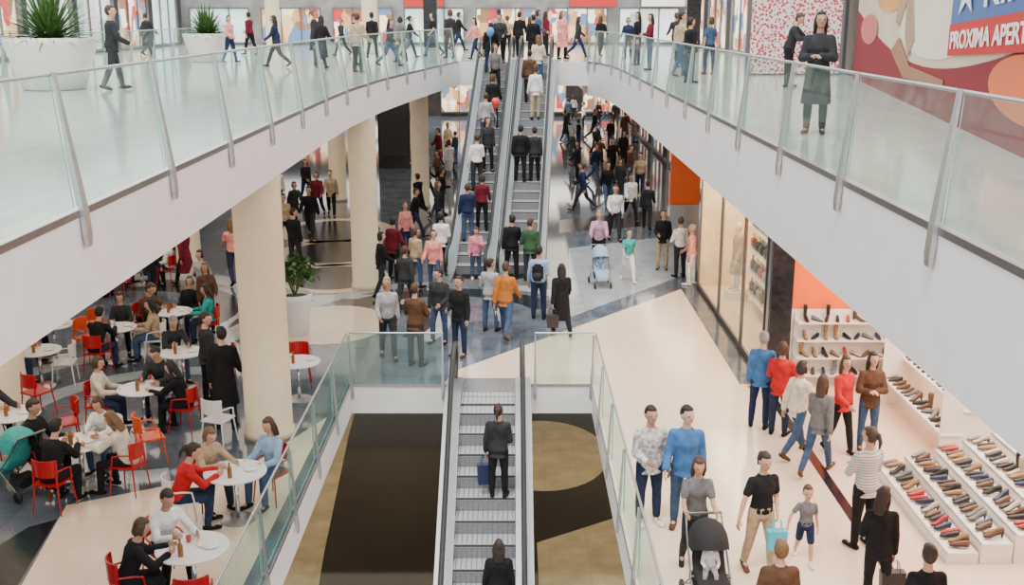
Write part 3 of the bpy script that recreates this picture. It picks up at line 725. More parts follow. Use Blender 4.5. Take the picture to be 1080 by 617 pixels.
CHP=[]
def chair(x,y,ang,col,z=0.004,force=False):
    if any((a-x)**2+(b-y)**2<.6**2 for a,b in CHP) and not force: return False
    if any((a-x)**2+(b-y)**2<(r+.33)**2 for a,b,r in COLS): return False
    if x>OX0-.3: return False
    CHP.append((x,y))
    e=empty('chair',(x,y,z),(0,0,ang)); tag(e,'%s plastic cafe chair at a round table'%{'orange':'orange red'}.get(col,col),'chair','cafe chairs')
    m=CHM[col]
    obj('seat',ch_seat,parent=e,mats=[m]); obj('backrest',ch_back,parent=e,mats=[m])
    for l in LEGP: obj('leg',l,parent=e,mats=[m])
    return True
bm=bmesh.new(); lathe(bm,[(0,.715),(.38,.715),(.42,.725),(.42,.745),(.4,.75),(0,.75)],32); tb_top=mesh(bm,'table_top',(None,))
bm=bmesh.new(); lathe(bm,[(0,.01),(.032,.01),(.03,.715),(0,.715)],14); tb_leg=mesh(bm,'pedestal',(None,),True)
bm=bmesh.new(); lathe(bm,[(0,0),(.25,0),(.25,.012),(.06,.035),(0,.035)],24); tb_base=mesh(bm,'base',(None,))
bm=bmesh.new(); lathe(bm,[(0,0),(.06,0),(.10,.015),(.1,.02),(.055,.008),(0,.008)],18); platem=mesh(bm,'plate',(mat('china',(.85,.85,.83),.25,noise=.02),),True)
bm=bmesh.new(); lathe(bm,[(0,0),(.025,0),(.035,.08),(.032,.08),(.023,.01),(0,.01)],14)
tube(bm,[(.03,0,.065),(.052,0,.055),(.05,0,.03),(.028,0,.02)],.005,side=V((0,1,0))); cupm=mesh(bm,'cup',(None,),True)
bm=bmesh.new(); lathe(bm,[(0,0),(.03,0),(.032,.01),(.032,.13),(.012,.18),(.012,.21),(.015,.21),(.015,.225),(0,.225)],14); botm=mesh(bm,'bottle',(None,),True)
def table(x,y,chairs,size=1,items=3):
    if any((a-x)**2+(b-y)**2<(r+.5)**2 for a,b,r in COLS): return
    e=empty('cafe_table',(x,y,.004)); tag(e,'round white cafe table on steel pedestal','table','cafe tables')
    t=obj('table_top',tb_top,parent=e,mats=[CHM['white']]); t.scale=(size,size,1)
    obj('pedestal',tb_leg,parent=e,mats=[CHROME]); obj('base',tb_base,parent=e,mats=[STEEL])
    for k in range(items):
        r=.12+.14*random.random(); a=k*2.1+random.random()*.5
        q=(x+r*math.cos(a),y+r*math.sin(a),.755)
        kind=k%3
        if kind==0: tag(obj('plate',platem,q),'small white china plate on cafe table','plate','cafe plates')
        elif kind==1:
            rd=random.random()<.5
            tag(obj('cup',cupm,q,mats=[mat('paper_cup_red',(.55,.05,.04),.5,noise=.05) if rd else mat('china',(.8,.8,.8))]),'small %s cup on cafe table'%('red' if rd else 'white'),'cup','cafe cups')
        else: tag(obj('bottle',botm,q,mats=[mat('bottle_amber',(.25,.10,.02),.15,noise=.1)]),'small amber drink bottle on cafe table','bottle','cafe bottles')
    for c in chairs:
        ad,col=c[0],c[1]; a=R(ad); dist=.76
        cx,cy=x+dist*math.sin(a),y+dist*math.cos(a)
        rot=math.atan2(cx-x,-(cy-y))
        if not chair(cx,cy,rot,col): continue
        if len(c)>2:
            tc,hs,hc=c[2],c[3],c[4]; hd=-math.degrees(rot)
            pz=c[5] if len(c)>5 else random.choice(['sit','sitlean','sitback'])
            f=V((-math.sin(rot),math.cos(rot),0))*-.03
            person(cx+f.x,cy+f.y,.0,hd,pz,1.66 if hs!='short' else 1.74,(c[6] if len(c)>6 else 'sweater',tc),('trousers',random.choice(['dark denim','black','denim blue'])),(hs,hc),'black','at cafe table','cafe customers')
def TB(u,v,ch,**k):
    x,y=GP(u,v,.75); table(x,y,ch,**k)
TB(14,436,[(60,'red'),(-60,'red','charcoal','short','black'),(180,'red')])
TB(84,466,[(100,'red','cream','long','light brown','sitlean'),(-80,'red','black','short','dark brown'),(10,'white','white','bob','brown','sitlean'),(190,'red','black','short','black','sitlean')])
TB(150,409,[(100,'red','black','long','black'),(-90,'red','cream','bob','brown'),(10,'white','charcoal','short','black')])
TB(122,345,[(80,'white','beige','long','black'),(-70,'orange'),(-10,'white','charcoal','bob','dark brown'),(190,'red','black','short','black')])
TB(182,328,[(80,'red','teal','long','dark brown'),(-70,'red','brown','short','brown'),(10,'white','black','bob','brown')])
TB(192,371,[(80,'red'),(-30,'white','charcoal','short','grey'),(190,'red')])
TB(203,577,[(-120,'red','black','bob','brown','sitlean','jacket'),(-45,'red','white','short','dark brown','sitlean','shirt'),(65,'white'),(165,'red')],size=1.05,items=4)
TB(248,497,[(85,'red','white','short','black','sitlean','shirt'),(-115,'white','red','tied','dark brown','sitlean','sweater'),(30,'red','light blue','long','brown','sit','sweater'),(-50,'red','beige','bob','light brown','sitlean','sweater')],size=1.05,items=4)
TB(314,381,[(100,'red','black','short','brown','sitlean','jacket'),(-10,'red')])
for u,v,a,c in ((66,535,0,'red'),(126,514,10,'white'),(160,488,-60,'orange'),(168,548,40,'red'),(98,362,60,'orange'),(42,438,-30,'red'),(160,354,100,'white'),(70,405,100,'white'),(208,402,30,'red'),(28,387,50,'red'),(232,468,-20,'white')):
    x,y=GP(u,v); 
    ok=chair(x,y,R(a),c)
    if ok and u==66: person(x,y-.03,0,0,'sitlean',1.68,('jacket','black'),('trousers','black'),('bob','brown'),'black','at cafe table')
for u,v in ((60,378),(45,408),(150,300),(100,312)):
    x,y=GP(u,v); table(x,y,[(-80,'red',random.choice(['black','beige','charcoal']),'short','brown'),(100,'red',random.choice(['white','brown','black']),'long','black')])
# ---------------------------------------------------------------- strollers
def stroller(x,y,z,ang,col,colname):
    e=empty('stroller',(x,y,z),(0,0,ang)); tag(e,'folding baby stroller with %s fabric hood'%colname,'stroller')
    m=mat('stroller_'+colname,col,.8,noise=.15)
    fr=bmesh.new()
    for s in (-1,1):
        tube(fr,[(s*.22,-.42,1.02),(s*.23,-.25,.8),(s*.24,.1,.4),(s*.2,.42,.1)],.013); tube(fr,[(s*.24,.1,.42),(s*.25,-.3,.12)],.013)
    tube(fr,[(-.22,-.42,1.02),(.22,-.42,1.02)],.018); tube(fr,[(-.24,.05,.42),(.24,.05,.42)],.012); tube(fr,[(-.25,-.3,.13),(.25,-.3,.13)],.01)
    obj('frame',mesh(fr,'frame',(STEELD,),True),parent=e)
    bm=bmesh.new(); tube(bm,[(0,-.12,.95),(0,-.08,.6),(0,.02,.45),(0,.3,.42),(0,.36,.22)],[(.19,.035),(.2,.04),(.2,.05),(.2,.04),(.17,.03)],seg=12); obj('seat',mesh(bm,'stroller_seat',(m,),True),parent=e)
    bm=bmesh.new(); n=9; rr=[]
    for i in range(n):
        a=R(20+i*14); rr.append([bm.verts.new((.23*math.cos(R(k*22.5)),-.1+.36*math.cos(a)*(.3+.7*math.sin(R(k*22.5))),.72+.36*math.sin(a)*math.sin(R(k*22.5))**.6 if 0<k<8 else .72)) for k in range(9)])
    for a,b in zip(rr,rr[1:]):
        for k in range(8): bm.faces.new((a[k],a[k+1],b[k+1],b[k]))
    obj('hood',mesh(bm,'hood',(m,),True),parent=e)
    bm=bmesh.new(); box(bm,(0,-.15,.25),(.36,.32,.14),bev=.03); obj('basket',mesh(bm,'basket',(BLACKR,)),parent=e)
    wb=bmesh.new()
    lathe(wb,[(.055,-.018),(.085,-.02),(.09,0),(.085,.02),(.055,.018),(.055,-.018)],20); lathe(wb,[(0,-.012),(.06,-.008),(.06,.008),(0,.012)],8)
    wb.transform(Matrix.Rotation(R(90),4,'Y'))
    wm=mesh(wb,'wheel',(BLACKR,),True)
    for sx,y_ in ((-.26,-.3),(.26,-.3),(-.21,.42),(.21,.42)): obj('wheel',wm,(sx,y_,.092),parent=e)
    return e
sx,sy=GP(746,638); stroller(sx,sy,.004,R(183),C['black'],'black')
person(sx-.05,sy+.8,.004,180,'push',1.66,('tshirt','grey'),('trousers','charcoal'),('long','brown'),'black','behind stroller')
sx2,sy2=GP(633,301); stroller(sx2,sy2,.004,R(185),C['light blue'],'light blue')
sx3,sy3=GP(22,520); stroller(sx3,sy3,.004,R(60),C['teal'],'teal')
person(sx,sy-.02,.28,185,'sit',.78,('shirt','white'),('trousers','light grey'),('short','brown'),'white','in stroller',label='baby seated in black stroller wearing white shirt')
person(sx2,sy2-.02,.28,185,'sit',.78,('shirt','light blue'),('trousers','light blue'),('short','brown'),'white','',label='baby seated in light blue stroller')
def bag(p,s,col,colname,rot=0,label=None):
    e=empty('shopping_bag',(p[0],p[1],p[2]-s[2]-.16),(0,0,rot)); tag(e,label or '%s carrier bag held in a hand'%colname,'bag')
    bm=bmesh.new(); prism(bm,[(-s[0]/2*.85,-s[1]/2),(s[0]/2*.85,-s[1]/2),(s[0]/2*.85,s[1]/2),(-s[0]/2*.85,s[1]/2)],0,s[2])
    for v in bm.verts:
        if v.co.z>.1: v.co.x*=1.15
    obj('body',mesh(bm,'bag_body',(mat('bag_'+colname.replace(' ','_'),col,.5,noise=.08),)),parent=e)
    for sy_ in (-1,1):
        bm=bmesh.new(); tube(bm,[(-s[0]*.25,sy_*s[1]/2,s[2]-.02),(-s[0]*.18,sy_*.02,s[2]+.13),(s[0]*.18,sy_*.02,s[2]+.13),(s[0]*.25,sy_*s[1]/2,s[2]-.02)],.007); obj('handle',mesh(bm,'bag_handle',(mat('bag_'+colname.replace(' ','_'),col),),True),parent=e)
w=arm_world(rider,'bag',0); bag(w,(.3,.12,.36),(.015,.02,.09),'navy blue',.2)
w=arm_world(made[2],'handhold',0); bag(w,(.26,.12,.26),(.05,.45,.6),'turquoise')
w=arm_world(made[5],'standc',1); bag(w,(.3,.12,.3),(.02,.02,.02),'black')
w=arm_world(made[14],'walk',0); bag(w,(.3,.12,.3),(.03,.02,.02),'black leather')
w=arm_world(made[17],'standc',1); bag(w,(.25,.1,.3),(.7,.7,.7),'white paper')
bb=made[15]; bx_,by_=bb.location.x,bb.location.y
e=empty('backpack',(bx_-.03,by_-.19,1.12),(0,0,-R(10))); tag(e,'black backpack worn over a light blue shirt','backpack')
bm=bmesh.new(); box(bm,(0,0,.05),(.26,.13,.40),bev=.05); obj('pack',mesh(bm,'pack',(cloth('black'),),True),parent=e)
bm=bmesh.new(); box(bm,(0,-.08,-.04),(.2,.06,.2),bev=.02); obj('front_pocket',mesh(bm,'pocket',(cloth('charcoal'),),True),parent=e)
def balloon(x,y,z,col,nm):
    e=empty('balloon',(x,y,z)); tag(e,'small %s party balloon on a string'%nm,'balloon')
    bm=bmesh.new(); lathe(bm,[(0,.17),(.06,.16),(.11,.11),(.13,.03),(.11,-.06),(.05,-.14),(.012,-.18),(.02,-.2),(0,-.2)],20); obj('envelope',mesh(bm,'balloon',(mat('balloon_'+nm,col,.25,noise=.03),),True),parent=e)
    bm=bmesh.new(); tube(bm,[(0,0,-.2),(.02,0,-.5),(0,0,-.8)],.004,seg=5); obj('string',mesh(bm,'string',(WHITE,)),parent=e)
p=ea(6.3,.1); balloon(p[0]+.2,p[1],p[2]+1.3,(.75,.06,.04),'red'); p=ea(9.2,0); balloon(p[0]-.1,p[1],p[2]+1.8,(.1,.3,.75),'blue')
# ---------------------------------------------------------------- shoe shop
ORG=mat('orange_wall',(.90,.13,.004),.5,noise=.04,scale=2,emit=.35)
SHW=mat('shop_white',(.86,.82,.76),.45,noise=.02,scale=3)
SHC=mat('shop_cream',(.84,.67,.43),.5,noise=.08,scale=2)
struct('wall_shop_end',[(5.35,20.3),(11,20.3),(11,20.45),(5.35,20.45)],0,1.5,SHW,SHW)
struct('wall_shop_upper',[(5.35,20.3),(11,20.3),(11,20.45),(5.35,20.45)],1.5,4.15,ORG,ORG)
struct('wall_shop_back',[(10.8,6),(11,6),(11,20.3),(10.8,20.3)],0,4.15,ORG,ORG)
struct('wall_shop_near',[(5.2,6),(10.8,6),(10.8,6.15),(5.2,6.15)],0,4.15,SHW,SHW)
bm=bmesh.new(); box(bm,(0,0,2.07),(.42,.34,4.14)); box(bm,(-.215,0,2.07),(.012,.2,4.0),1)
tag(obj('column',mesh(bm,'black_post',(DARKT,STEELD)),(5.16,20.35,0)),'square black shopfront pier','column')
struct('trim_90',[(5.0,6.2),(5.2,6.2),(5.2,20.15),(5.0,20.15)],3.75,4.14,SHW,SHW)
def shoem(heel,tall,name):
    bm=bmesh.new()
    tube(bm,[(0,-.1,.02+heel),(0,-.02,.016+heel*.6),(0,.06,.012),(0,.13,.012)],[(.032,.012),(.028,.012),(.04,.012),(.03,.01)],side=V((1,0,0)),seg=10,mi=1)
    tube(bm,[(0,-.09,.06+heel),(0,-.03,.055+heel*.7),(0,.05,.04),(0,.12,.028)],[(.032,.042),(.031,.034),(.037,.026),(.027,.016)],side=V((1,0,0)),seg=10)
    if heel>.02: tube(bm,[(0,-.1,.01),(0,-.1,heel+.02)],[.012,.024],mi=1)
    if tall: tube(bm,[(0,-.085,.08+heel),(0,-.08,.16+heel),(0,-.08,.24+heel)],[(.036,.042),(.038,.046),(.042,.05)])
    return mesh(bm,name,(None,None),True)
SHM=[(shoem(0,0,'flat_shoe'),'flat shoe'),(shoem(.06,0,'heeled_shoe'),'heeled shoe'),(shoem(.03,1,'ankle_boot'),'ankle boot'),(shoem(0,0,'trainer'),'flat shoe')]
SCOL={'black':(.015,.015,.017),'brown':(.12,.06,.03),'tan':(.35,.19,.08),'red':(.45,.02,.03),'white':(.75,.75,.73),'navy':(.02,.03,.09),'grey':(.2,.2,.2),'beige':(.55,.45,.33)}
SW=['black','black','brown','tan','red','grey','navy','brown','beige','black','black','tan']
def putshoe(x,y,z,ang,grp,where,boots=True):
    me,k=random.choice(SHM if boots else SHM[:2]+SHM[3:]); c=random.choice(SW)
    o=obj(k.replace(' ','_'),me,(x,y,z),(0,0,ang),mats=[mat('leather_'+c,SCOL[c],.35,noise=.1),mat('sole',(.06,.045,.035),.7,noise=.1)])
    tag(o,'%s %s on %s'%(c,k,where),'shoe',grp)
e=empty('tiered_shoe_display',(5.7,13.0,0)); tag(e,'white tiered shoe display stand','display stand')
NT=6
for t in range(NT):
    z=.16+t*.13; x=t*.44
    bm=bmesh.new(); box(bm,(x+.21,1.45,z/2),(.42,2.9,z),bev=.005); box(bm,(x+.0,1.45,z+.006),(.02,2.9,.03),1)
    obj('tier',mesh(bm,'tier',(SHW,STEEL)),parent=e)
    for j in range(11):
        cc=13.14+j*.262; jit=R(random.uniform(-22,22))
        for q in range(2): putshoe(5.7+x+.22+random.uniform(-.03,.03),cc+q*.1,z+.022,R(90)+jit,'shoes on the tiered display','white tiered display',t>2)
e=empty('wall_shelving',(5.5,20.12,0)); tag(e,'white wall shelving with rows of shoes','shelf')
boxo('back_panel',(1.9,.16,.72),(3.9,.03,1.44),SHW,e)
for zz in (.25,.6,.95,1.3): 
    boxo('shelf_board',(1.9,0,zz),(3.9,.32,.03),SHW,e)
    for j in range(19):
        putshoe(5.63+j*.2,20.1,zz+.016,R(180+random.uniform(-50,50)),'shoes on the wall shelving','white wall shelf')
e=empty('island_shelving',(7.0,16.5,0)); tag(e,'low white island shelving with shoes','shelf')
for i,zz in enumerate((.5,.9,1.3)):
    boxo('shelf_board',(0+i*.32,1.2,zz),(.34,2.9,.03),SHW,e)
    for j in range(14): putshoe(7.0+i*.32,16.4+j*.205,zz+.016,R(90+random.uniform(-40,40)),'shoes on the island shelving','white island shelf')
for s in (-.2,2.6): boxo('side_panel',(.32,s,.65),(1.0,.03,1.3),SHW,e)
e=empty('rear_shelving',(10.55,13.2,0)); tag(e,'tall rear wall shelving with red edge strip','shelf')
for zz in (.6,1.0,1.4,1.8,2.2):
    boxo('shelf_board',(0,2.9,zz),(.35,6.6,.03),SHW,e)
boxo('edge_strip',(-.18,2.9,2.6),(.04,6.6,.18),mat('red_strip',(.6,.03,.02),.4,noise=.05),e)
struct('wall_boutique',[(7.2,20.45),(7.4,20.45),(7.4,28.3),(7.2,28.3)],0,4.15,SHC,SHC)
struct('wall_boutique_end',[(4.98,28.2),(7.4,28.2),(7.4,28.35),(4.98,28.35)],0,4.15,SHC,SHC)
for k,(y0,y1_) in enumerate(((20.6,22.6),(22.7,25.2),(25.3,28.15))):
    e=empty('shop_window',(4.95,y0,0)); tag(e,'tall glazed shop window with slim steel frame','window')
    bm=bmesh.new(); box(bm,(0,(y1_-y0)/2,2.0),(.012,y1_-y0-.08,3.6)); obj('pane',mesh(bm,'pane',(WGLASS,)),parent=e)
    bm=bmesh.new()
    for yy in (0,y1_-y0): box(bm,(0,yy,2.05),(.05,.04,4.1))
    for zz in (.06,3.85): box(bm,(0,(y1_-y0)/2,zz),(.06,y1_-y0,.1 if zz<1 else .5))
    obj('frame',mesh(bm,'frame',(STEELD,)),parent=e)
def mannequin(x,y,z,ang,c,n):
    e=empty('mannequin',(x,y,z),(0,0,ang)); tag(e,'shop mannequin wearing %s clothes in window'%n,'mannequin')
    obj('figure',body('stand'),parent=e,mats=[mat('mannequin_white',(.7,.68,.64),.4,noise=.02)]*3)
    obj('coat',top('stand','coat'),parent=e,mats=[cloth(c)])
    boxo('plinth',(0,0,-.1),(.5,.5,.2),SHW,e)
mannequin(5.6,21.6,.2,R(100),'rust brown','brown'); mannequin(5.7,26.9,.2,R(95),'beige','beige')
e=empty('display_shelving',(6.0,21,0)); tag(e,'lit cream display shelving with handbags','shelf')
bagm=bmesh.new(); box(bagm,(0,0,.11),(.12,.3,.22),bev=.03); tube(bagm,[(0,-.1,.2),(0,-.07,.34),(0,.07,.34),(0,.1,.2)],.01); bagm=mesh(bagm,'handbag',(None,),True)
boxo('back_panel',(.2,3.4,1.5),(.03,4.6,2.9),SHC,e)
for zz in (.3,.85,1.4,1.95,2.5):
    boxo('shelf_board',(0,3.4,zz),(.35,4.6,.03),SHW,e)
    for j in range(10):
        c=random.choice(['brown','tan','red','black','beige','white','brown','black'])
        tag(obj('handbag',bagm,(6.0,22.35+j*.46,zz+.017),(0,0,R(random.uniform(-10,10))),mats=[mat('leather_'+c,SCOL[c],.35,noise=.1)]),'%s leather handbag on display shelf'%c,'handbag','handbags on display shelving')
e=empty('information_pillar',(5.35,33.5,0)); tag(e,'orange freestanding panel above a grey drum','kiosk')
bm=bmesh.new(); lathe(bm,[(0,0),(.42,0),(.42,1.3),(0,1.3)],28); obj('drum',mesh(bm,'drum',(mat('drum_grey',(.3,.28,.27),.5,noise=.1),)),parent=e)
boxo('panel',(0,0,2.1),(.9,.3,1.6),mat('kiosk_orange',(.65,.09,.012),.45,noise=.05,emit=.05),e,bev=.02)
WARM=merch('warm_window',[(.25,.13,.06),(.75,.50,.26),(1,.82,.56),(.55,.30,.12),(.5,.04,.04),(.95,.9,.78),(.12,.2,.35)],(2.2,2.2,1.4),1.5)
COOL=merch('cool_window',[(.65,.82,.84),(.8,.93,.94),(.40,.50,.52),(.9,.97,.97),(.7,.7,.65)],(.9,.9,.5),.9)
DKW=mat('dark_shopfront',(.045,.04,.038),.3,noise=.3,scale=2)
struct('wall_right',[(7.6,28.4),(7.9,28.4),(7.9,80),(7.6,80)],0,4.15,DKW,DKW)
struct('wall_back',[(-22,78),(16,78),(16,78.3),(-22,78.3)],0,4.5,DKW,DKW)
struct('wall_left',[(-17,-3),(-16.8,-3),(-16.8,80),(-17,80)],0,4.5,DKW,DKW)
WN=[0]
def win(pts,z0,z1,m):
    WN[0]+=1; struct('window_%d'%WN[0],pts,z0,z1,m,m)
    (x0,y0),(x1,y1)=pts[0],pts[2]; L=max(x1-x0,y1-y0); al=(x1-x0)>(y1-y0); bm=bmesh.new(); n=3
    for i in range(n+1):
        q=i/n
        c=(x0+(x1-x0)*q,y0-.03,(z0+z1)/2) if al else ((x0+x1)/2,y0+(y1-y0)*q,(z0+z1)/2)
        box(bm,c,(.07,.08,z1-z0) if al else (.26,.07,z1-z0))
    for zz in (z0,z1): box(bm,((x0+x1)/2,y0-.03,zz) if al else ((x0+x1)/2,(y0+y1)/2,zz),(L,.08,.1) if al else (.26,L,.1))
    TN[0]+=1; tag(obj('trim_%d'%(TN[0]+200),mesh(bm,'mullions',(STEELD,))),kind='structure')
for y0 in range(30,76,6): win([(7.55,y0),(7.6,y0),(7.6,y0+4.2),(7.55,y0+4.2)],.2,3.0,WARM)
for x0 in range(-20,14,5): win([(x0,77.9),(x0+3.8,77.9),(x0+3.8,78),(x0,78)],.3,3.2,WARM)
for y0 in range(8,76,7): win([(-16.8,y0),(-16.7,y0),(-16.7,y0+4.5),(-16.8,y0+4.5)],.3,3.2,WARM)
e=empty('cafe_counter',(-13.5,36,0)); tag(e,'long dark cafe counter with lit cream front','counter')
boxo('counter_body',(0,0,.55),(1.0,9,1.1),mat('counter_dark',(.08,.05,.035),.4,noise=.2,scale=3),e,bev=.02); boxo('worktop',(0,0,1.13),(1.15,9.2,.06),LGREY,e); boxo('lit_front',(.53,0,.6),(.03,8.4,.5),mat('counter_glow',(.9,.7,.4),.5,noise=.1,scale=1,emit=1.0),e)
# ---------------------------------------------------------------- upper level surroundings
UW=mat('upper_wall',(.30,.30,.30),.5,noise=.2,scale=1)
struct('wall_upper_left',[(-19,-3),(-18.7,-3),(-18.7,66),(-19,66)],UP,UP+5,UW,UW)
for i,y0 in enumerate(range(8,64,5)): win([(-18.7,y0),(-18.6,y0),(-18.6,y0+4.2),(-18.7,y0+4.2)],UP+.1,UP+3.2,COOL if i%3 else WARM)
struct('wall_upper_back',[(-19,63),(16,63),(16,63.3),(-19,63.3)],UP,UP+5,UW,UW)
for i,x0 in enumerate(range(-18,14,4)):
    win([(x0,62.85),(x0+3.3,62.85),(x0+3.3,63),(x0,63)],UP+.1,UP+2.0,(COOL,WARM,WARM)[i%3])
SGN=mat('sign_red',(.6,.03,.03),.4,noise=.05,emit=.4)
for x0,m,n,wd in ((3.2,SGN,'red',2.6),(7.2,mat('sign_white',(.9,.9,.9),.4,noise=.02,emit=.8),'white',2.4),(-6,SGN,'red',2.2)):
    e=empty('shop_sign',(x0+wd/2,62.7,UP+2.3)); tag(e,'plain lit %s shop fascia sign'%n,'sign')
    boxo('sign_face',(0,-.06,0),(wd,.02,.42),m,e); boxo('sign_box',(0,.02,0),(wd+.1,.12,.5),STEELD,e)
A=V((5.9,12.0,UP)); B=V((9.2,29.9,UP)); dirn=(B-A).normalized(); nrm=V((-dirn.y,dirn.x,0)); LN=(B-A).length
e=empty('shop_hoarding',A); tag(e,'printed hoarding with red, orange and cream graphics and banner','hoarding')
def wallpoly(name,pts,off,m,th=.01):
    bm=bmesh.new(); a=[bm.verts.new(dirn*s+V((0,0,z))+nrm*off) for s,z in pts]; b=[bm.verts.new(dirn*s+V((0,0,z))+nrm*(off-th)) for s,z in pts]
    bm.faces.new(a); bm.faces.new(b[::-1]); n=len(a)
    for i in range(n): bm.faces.new((a[i],a[(i+1)%n],b[(i+1)%n],b[i]))
    return obj(name,mesh(bm,name,(m,)),parent=e)
wallpoly('panel',[(-6,0),(LN,0),(LN,4.5),(-6,4.5)],0,mat('hoarding_cream',(.66,.58,.44),.5,noise=.05,scale=1),.12)
RED=mat('hoarding_maroon',(.22,.002,.012),.5,noise=.05,scale=1,spec=.2)
wallpoly('maroon_graphic',[(LN,0)]+[(LN-(LN+6)*i/24,1.75-1.0*math.sin(math.pi*min(1,i/20))) for i in range(25)]+[(-6,0)],.012,RED)
def ellp(cs,cz,rs,rz,n=28): return [(cs+rs*math.cos(2*math.pi*i/n),cz+rz*math.sin(2*math.pi*i/n)) for i in range(n)]
wallpoly('orange_graphic',ellp(.9,.78,2.1,.42),.024,mat('hoarding_orange',(.75,.13,.012),.45,noise=.05,scale=1))
wallpoly('pale_graphic',ellp(7.6,1.45,3.4,.55),.024,mat('hoarding_pale',(.78,.72,.62),.45,noise=.03,scale=1))
wallpoly('amber_graphic',ellp(12.6,2.2,2.2,.5),.024,mat('hoarding_amber',(.75,.33,.05),.45,noise=.1,scale=1))
wallpoly('rose_graphic',ellp(15.6,1.3,1.5,.35),.03,mat('hoarding_rose',(.6,.12,.12),.45,noise=.1,scale=1))
wallpoly('brown_graphic',[(11.8,.9),(10.9,1.2),(9.4,.7),(6.0,.62),(6.0,.5),(10,.45)],.03,mat('hoarding_brown',(.30,.14,.06),.45,noise=.1,scale=1))
TAN=mat('hoarding_tan',(.40,.25,.14),.5,noise=.1,scale=3)
wallpoly('figure_graphic',[(10.6,3.2),(9.2,3.0),(9.5,2.0),(9.0,1.2),(9.6,.85),(10.1,1.25),(10.2,1.9),(10.9,1.4),(11.4,1.5),(11.0,2.3)],.04,TAN)
BLU=mat('banner_blue',(.02,.11,.36),.45,noise=.05,scale=2); BRD=mat('banner_red',(.55,.008,.012),.45,noise=.05,scale=2,spec=.2)
sl=-.045
def zz_(s,z): return z+(5.6-s)*-sl
wallpoly('banner_blue_part',[(5.7,zz_(5.7,1.5)),(-2.5,zz_(-2.5,1.5)),(-2.5,zz_(-2.5,2.6)),(5.7,zz_(5.7,2.6))],.052,BLU)
wallpoly('banner_red_part',[(5.7,zz_(5.7,1.02)),(-2.5,zz_(-2.5,1.02)),(-2.5,zz_(-2.5,1.5)),(5.7,zz_(5.7,1.5))],.064,BRD)
def text(s,size,st,z,sx_,parent=e,off=.078):
    cu=bpy.data.curves.new('txt','FONT'); cu.body=s; cu.size=size; cu.extrude=.004; cu.offset=.008
    o=bpy.data.objects.new('lettering',cu); COL.objects.link(o)
    X=(-dirn+V((0,0,-sl))).normalized(); Z=nrm.normalized(); Y=Z.cross(X).normalized(); 
    M=Matrix((X,Y,Z)).transposed().to_4x4(); M.translation=dirn*st+V((0,0,z))+nrm*off
    M=M@Matrix.Diagonal((sx_,1,1,1))
    dg=bpy.context.evaluated_depsgraph_get(); me=bpy.data.meshes.new_from_object(o.evaluated_get(dg)); bpy.data.objects.remove(o)
    me.transform(M); me.materials.clear(); me.materials.append(mat('letter_white',(.9,.9,.9),.4,noise=.01))
    obj('lettering',me,parent=parent)
text('PROXIMA APERTURA',.36,5.5,zz_(5.5,1.13),1.64); text('\u2605 KIK',.75,5.3,zz_(5.3,1.66),1.9)
e=empty('patterned_panel',(7.9,31.2,UP)); tag(e,'white shop panel covered with small red dots','panel')
m=bpy.data.materials.new('dotted'); m.use_nodes=True; nt=m.node_tree; b=nt.nodes['Principled BSDF']
tc=nt.nodes.new('ShaderNodeTexCoord'); vo_=nt.nodes.new('ShaderNodeTexVoronoi'); vo_.inputs['Scale'].default_value=12; rp=nt.nodes.new('ShaderNodeValToRGB'); rp.color_ramp.interpolation='CONSTANT'
rp.color_ramp.elements[0].color=(.5,.05,.06,1); rp.color_ramp.elements[1].position=.44; rp.color_ramp.elements[1].color=(.72,.70,.70,1)
nt.links.new(tc.outputs['Object'],vo_.inputs['Vector']); nt.links.new(vo_.outputs['Distance'],rp.inputs['Fac']); nt.links.new(rp.outputs['Color'],b.inputs['Base Color'])
boxo('face',(0,0,2.0),(2.5,.08,3.9),m,e)
boxo('frame',(0,.06,2.0),(2.7,.06,4.0),STEELD,e)
struct('wall_upper_right',[(9.4,30.7),(10.1,30.7),(10.1,31.4),(9.4,31.4)],UP,UP+4.5,DKW,DKW)
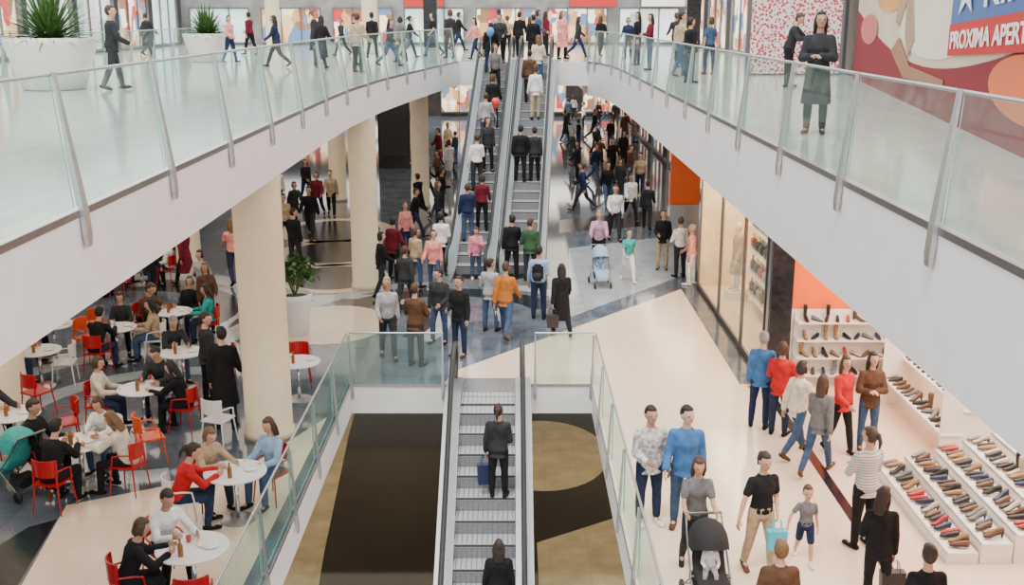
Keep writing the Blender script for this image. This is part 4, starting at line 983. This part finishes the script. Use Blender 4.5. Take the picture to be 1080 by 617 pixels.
struct('wall_upper_right_far',[(9.9,31.4),(10.1,31.4),(10.1,62.9),(9.9,62.9)],UP,UP+4.5,UW,UW)
for y0 in range(33,58,6): win([(9.8,y0),(9.9,y0),(9.9,y0+4.6),(9.8,y0+4.6)],UP+.1,UP+3,WARM)
# ---------------------------------------------------------------- lights
w=bpy.data.worlds.new('World'); bpy.context.scene.world=w; w.use_nodes=True
bg=w.node_tree.nodes['Background']; bg.inputs['Color'].default_value=(1,.985,.97,1); bg.inputs['Strength'].default_value=2.0
def area(x,y,z,sx_,sy_,pw,col=(1,.9,.76),rot=(0,0,0)):  # unseen area lamps, added below the slabs to brighten the covered levels
    l=bpy.data.lights.new('area_light','AREA'); l.shape='RECTANGLE'; l.size=sx_; l.size_y=sy_; l.energy=pw; l.color=col
    o=bpy.data.objects.new('added_area_light',l); o.location=(x,y,z); o.rotation_euler=rot; COL.objects.link(o); o['kind']='structure'
area(-9,15,4.45,7,8,380,(1,.86,.68)); area(-9,26,4.45,7,8,350,(1,.86,.68)); area(-9,40,4.45,8,12,420,(1,.86,.68))
area(1,50,4.45,7,12,680,(1,.87,.7)); area(1,68,4.45,10,12,900,(1,.84,.62)); area(6,38,4.1,2,10,240)
area(7.6,15,4.1,4.5,9,850,(1,.90,.76)); area(6.1,24.4,4.1,1.8,7,520,(1,.80,.54))
area(-1,27,-.7,14,8,330,(1,.85,.6)); area(-6,14,-.7,4,10,220,(1,.85,.6)); area(5,14,-.7,4,10,220,(1,.85,.6))
s=bpy.data.lights.new('sun','SUN'); s.energy=3.0; s.angle=R(14); s.color=(1,.95,.87)
so=bpy.data.objects.new('sun',s); so.rotation_euler=(R(20),R(-10),0); so.location=(0,0,30); COL.objects.link(so)
# ---------------------------------------------------------------- camera
cd=bpy.data.cameras.new('camera'); cd.sensor_width=36; cd.sensor_fit='HORIZONTAL'; cd.lens=36*FPX/1080; cd.clip_end=300
co=bpy.data.objects.new('camera',cd); co.location=(0,0,CZ); co.rotation_euler=(R(90)-TH,0,0); COL.objects.link(co)
bpy.context.scene.camera=co
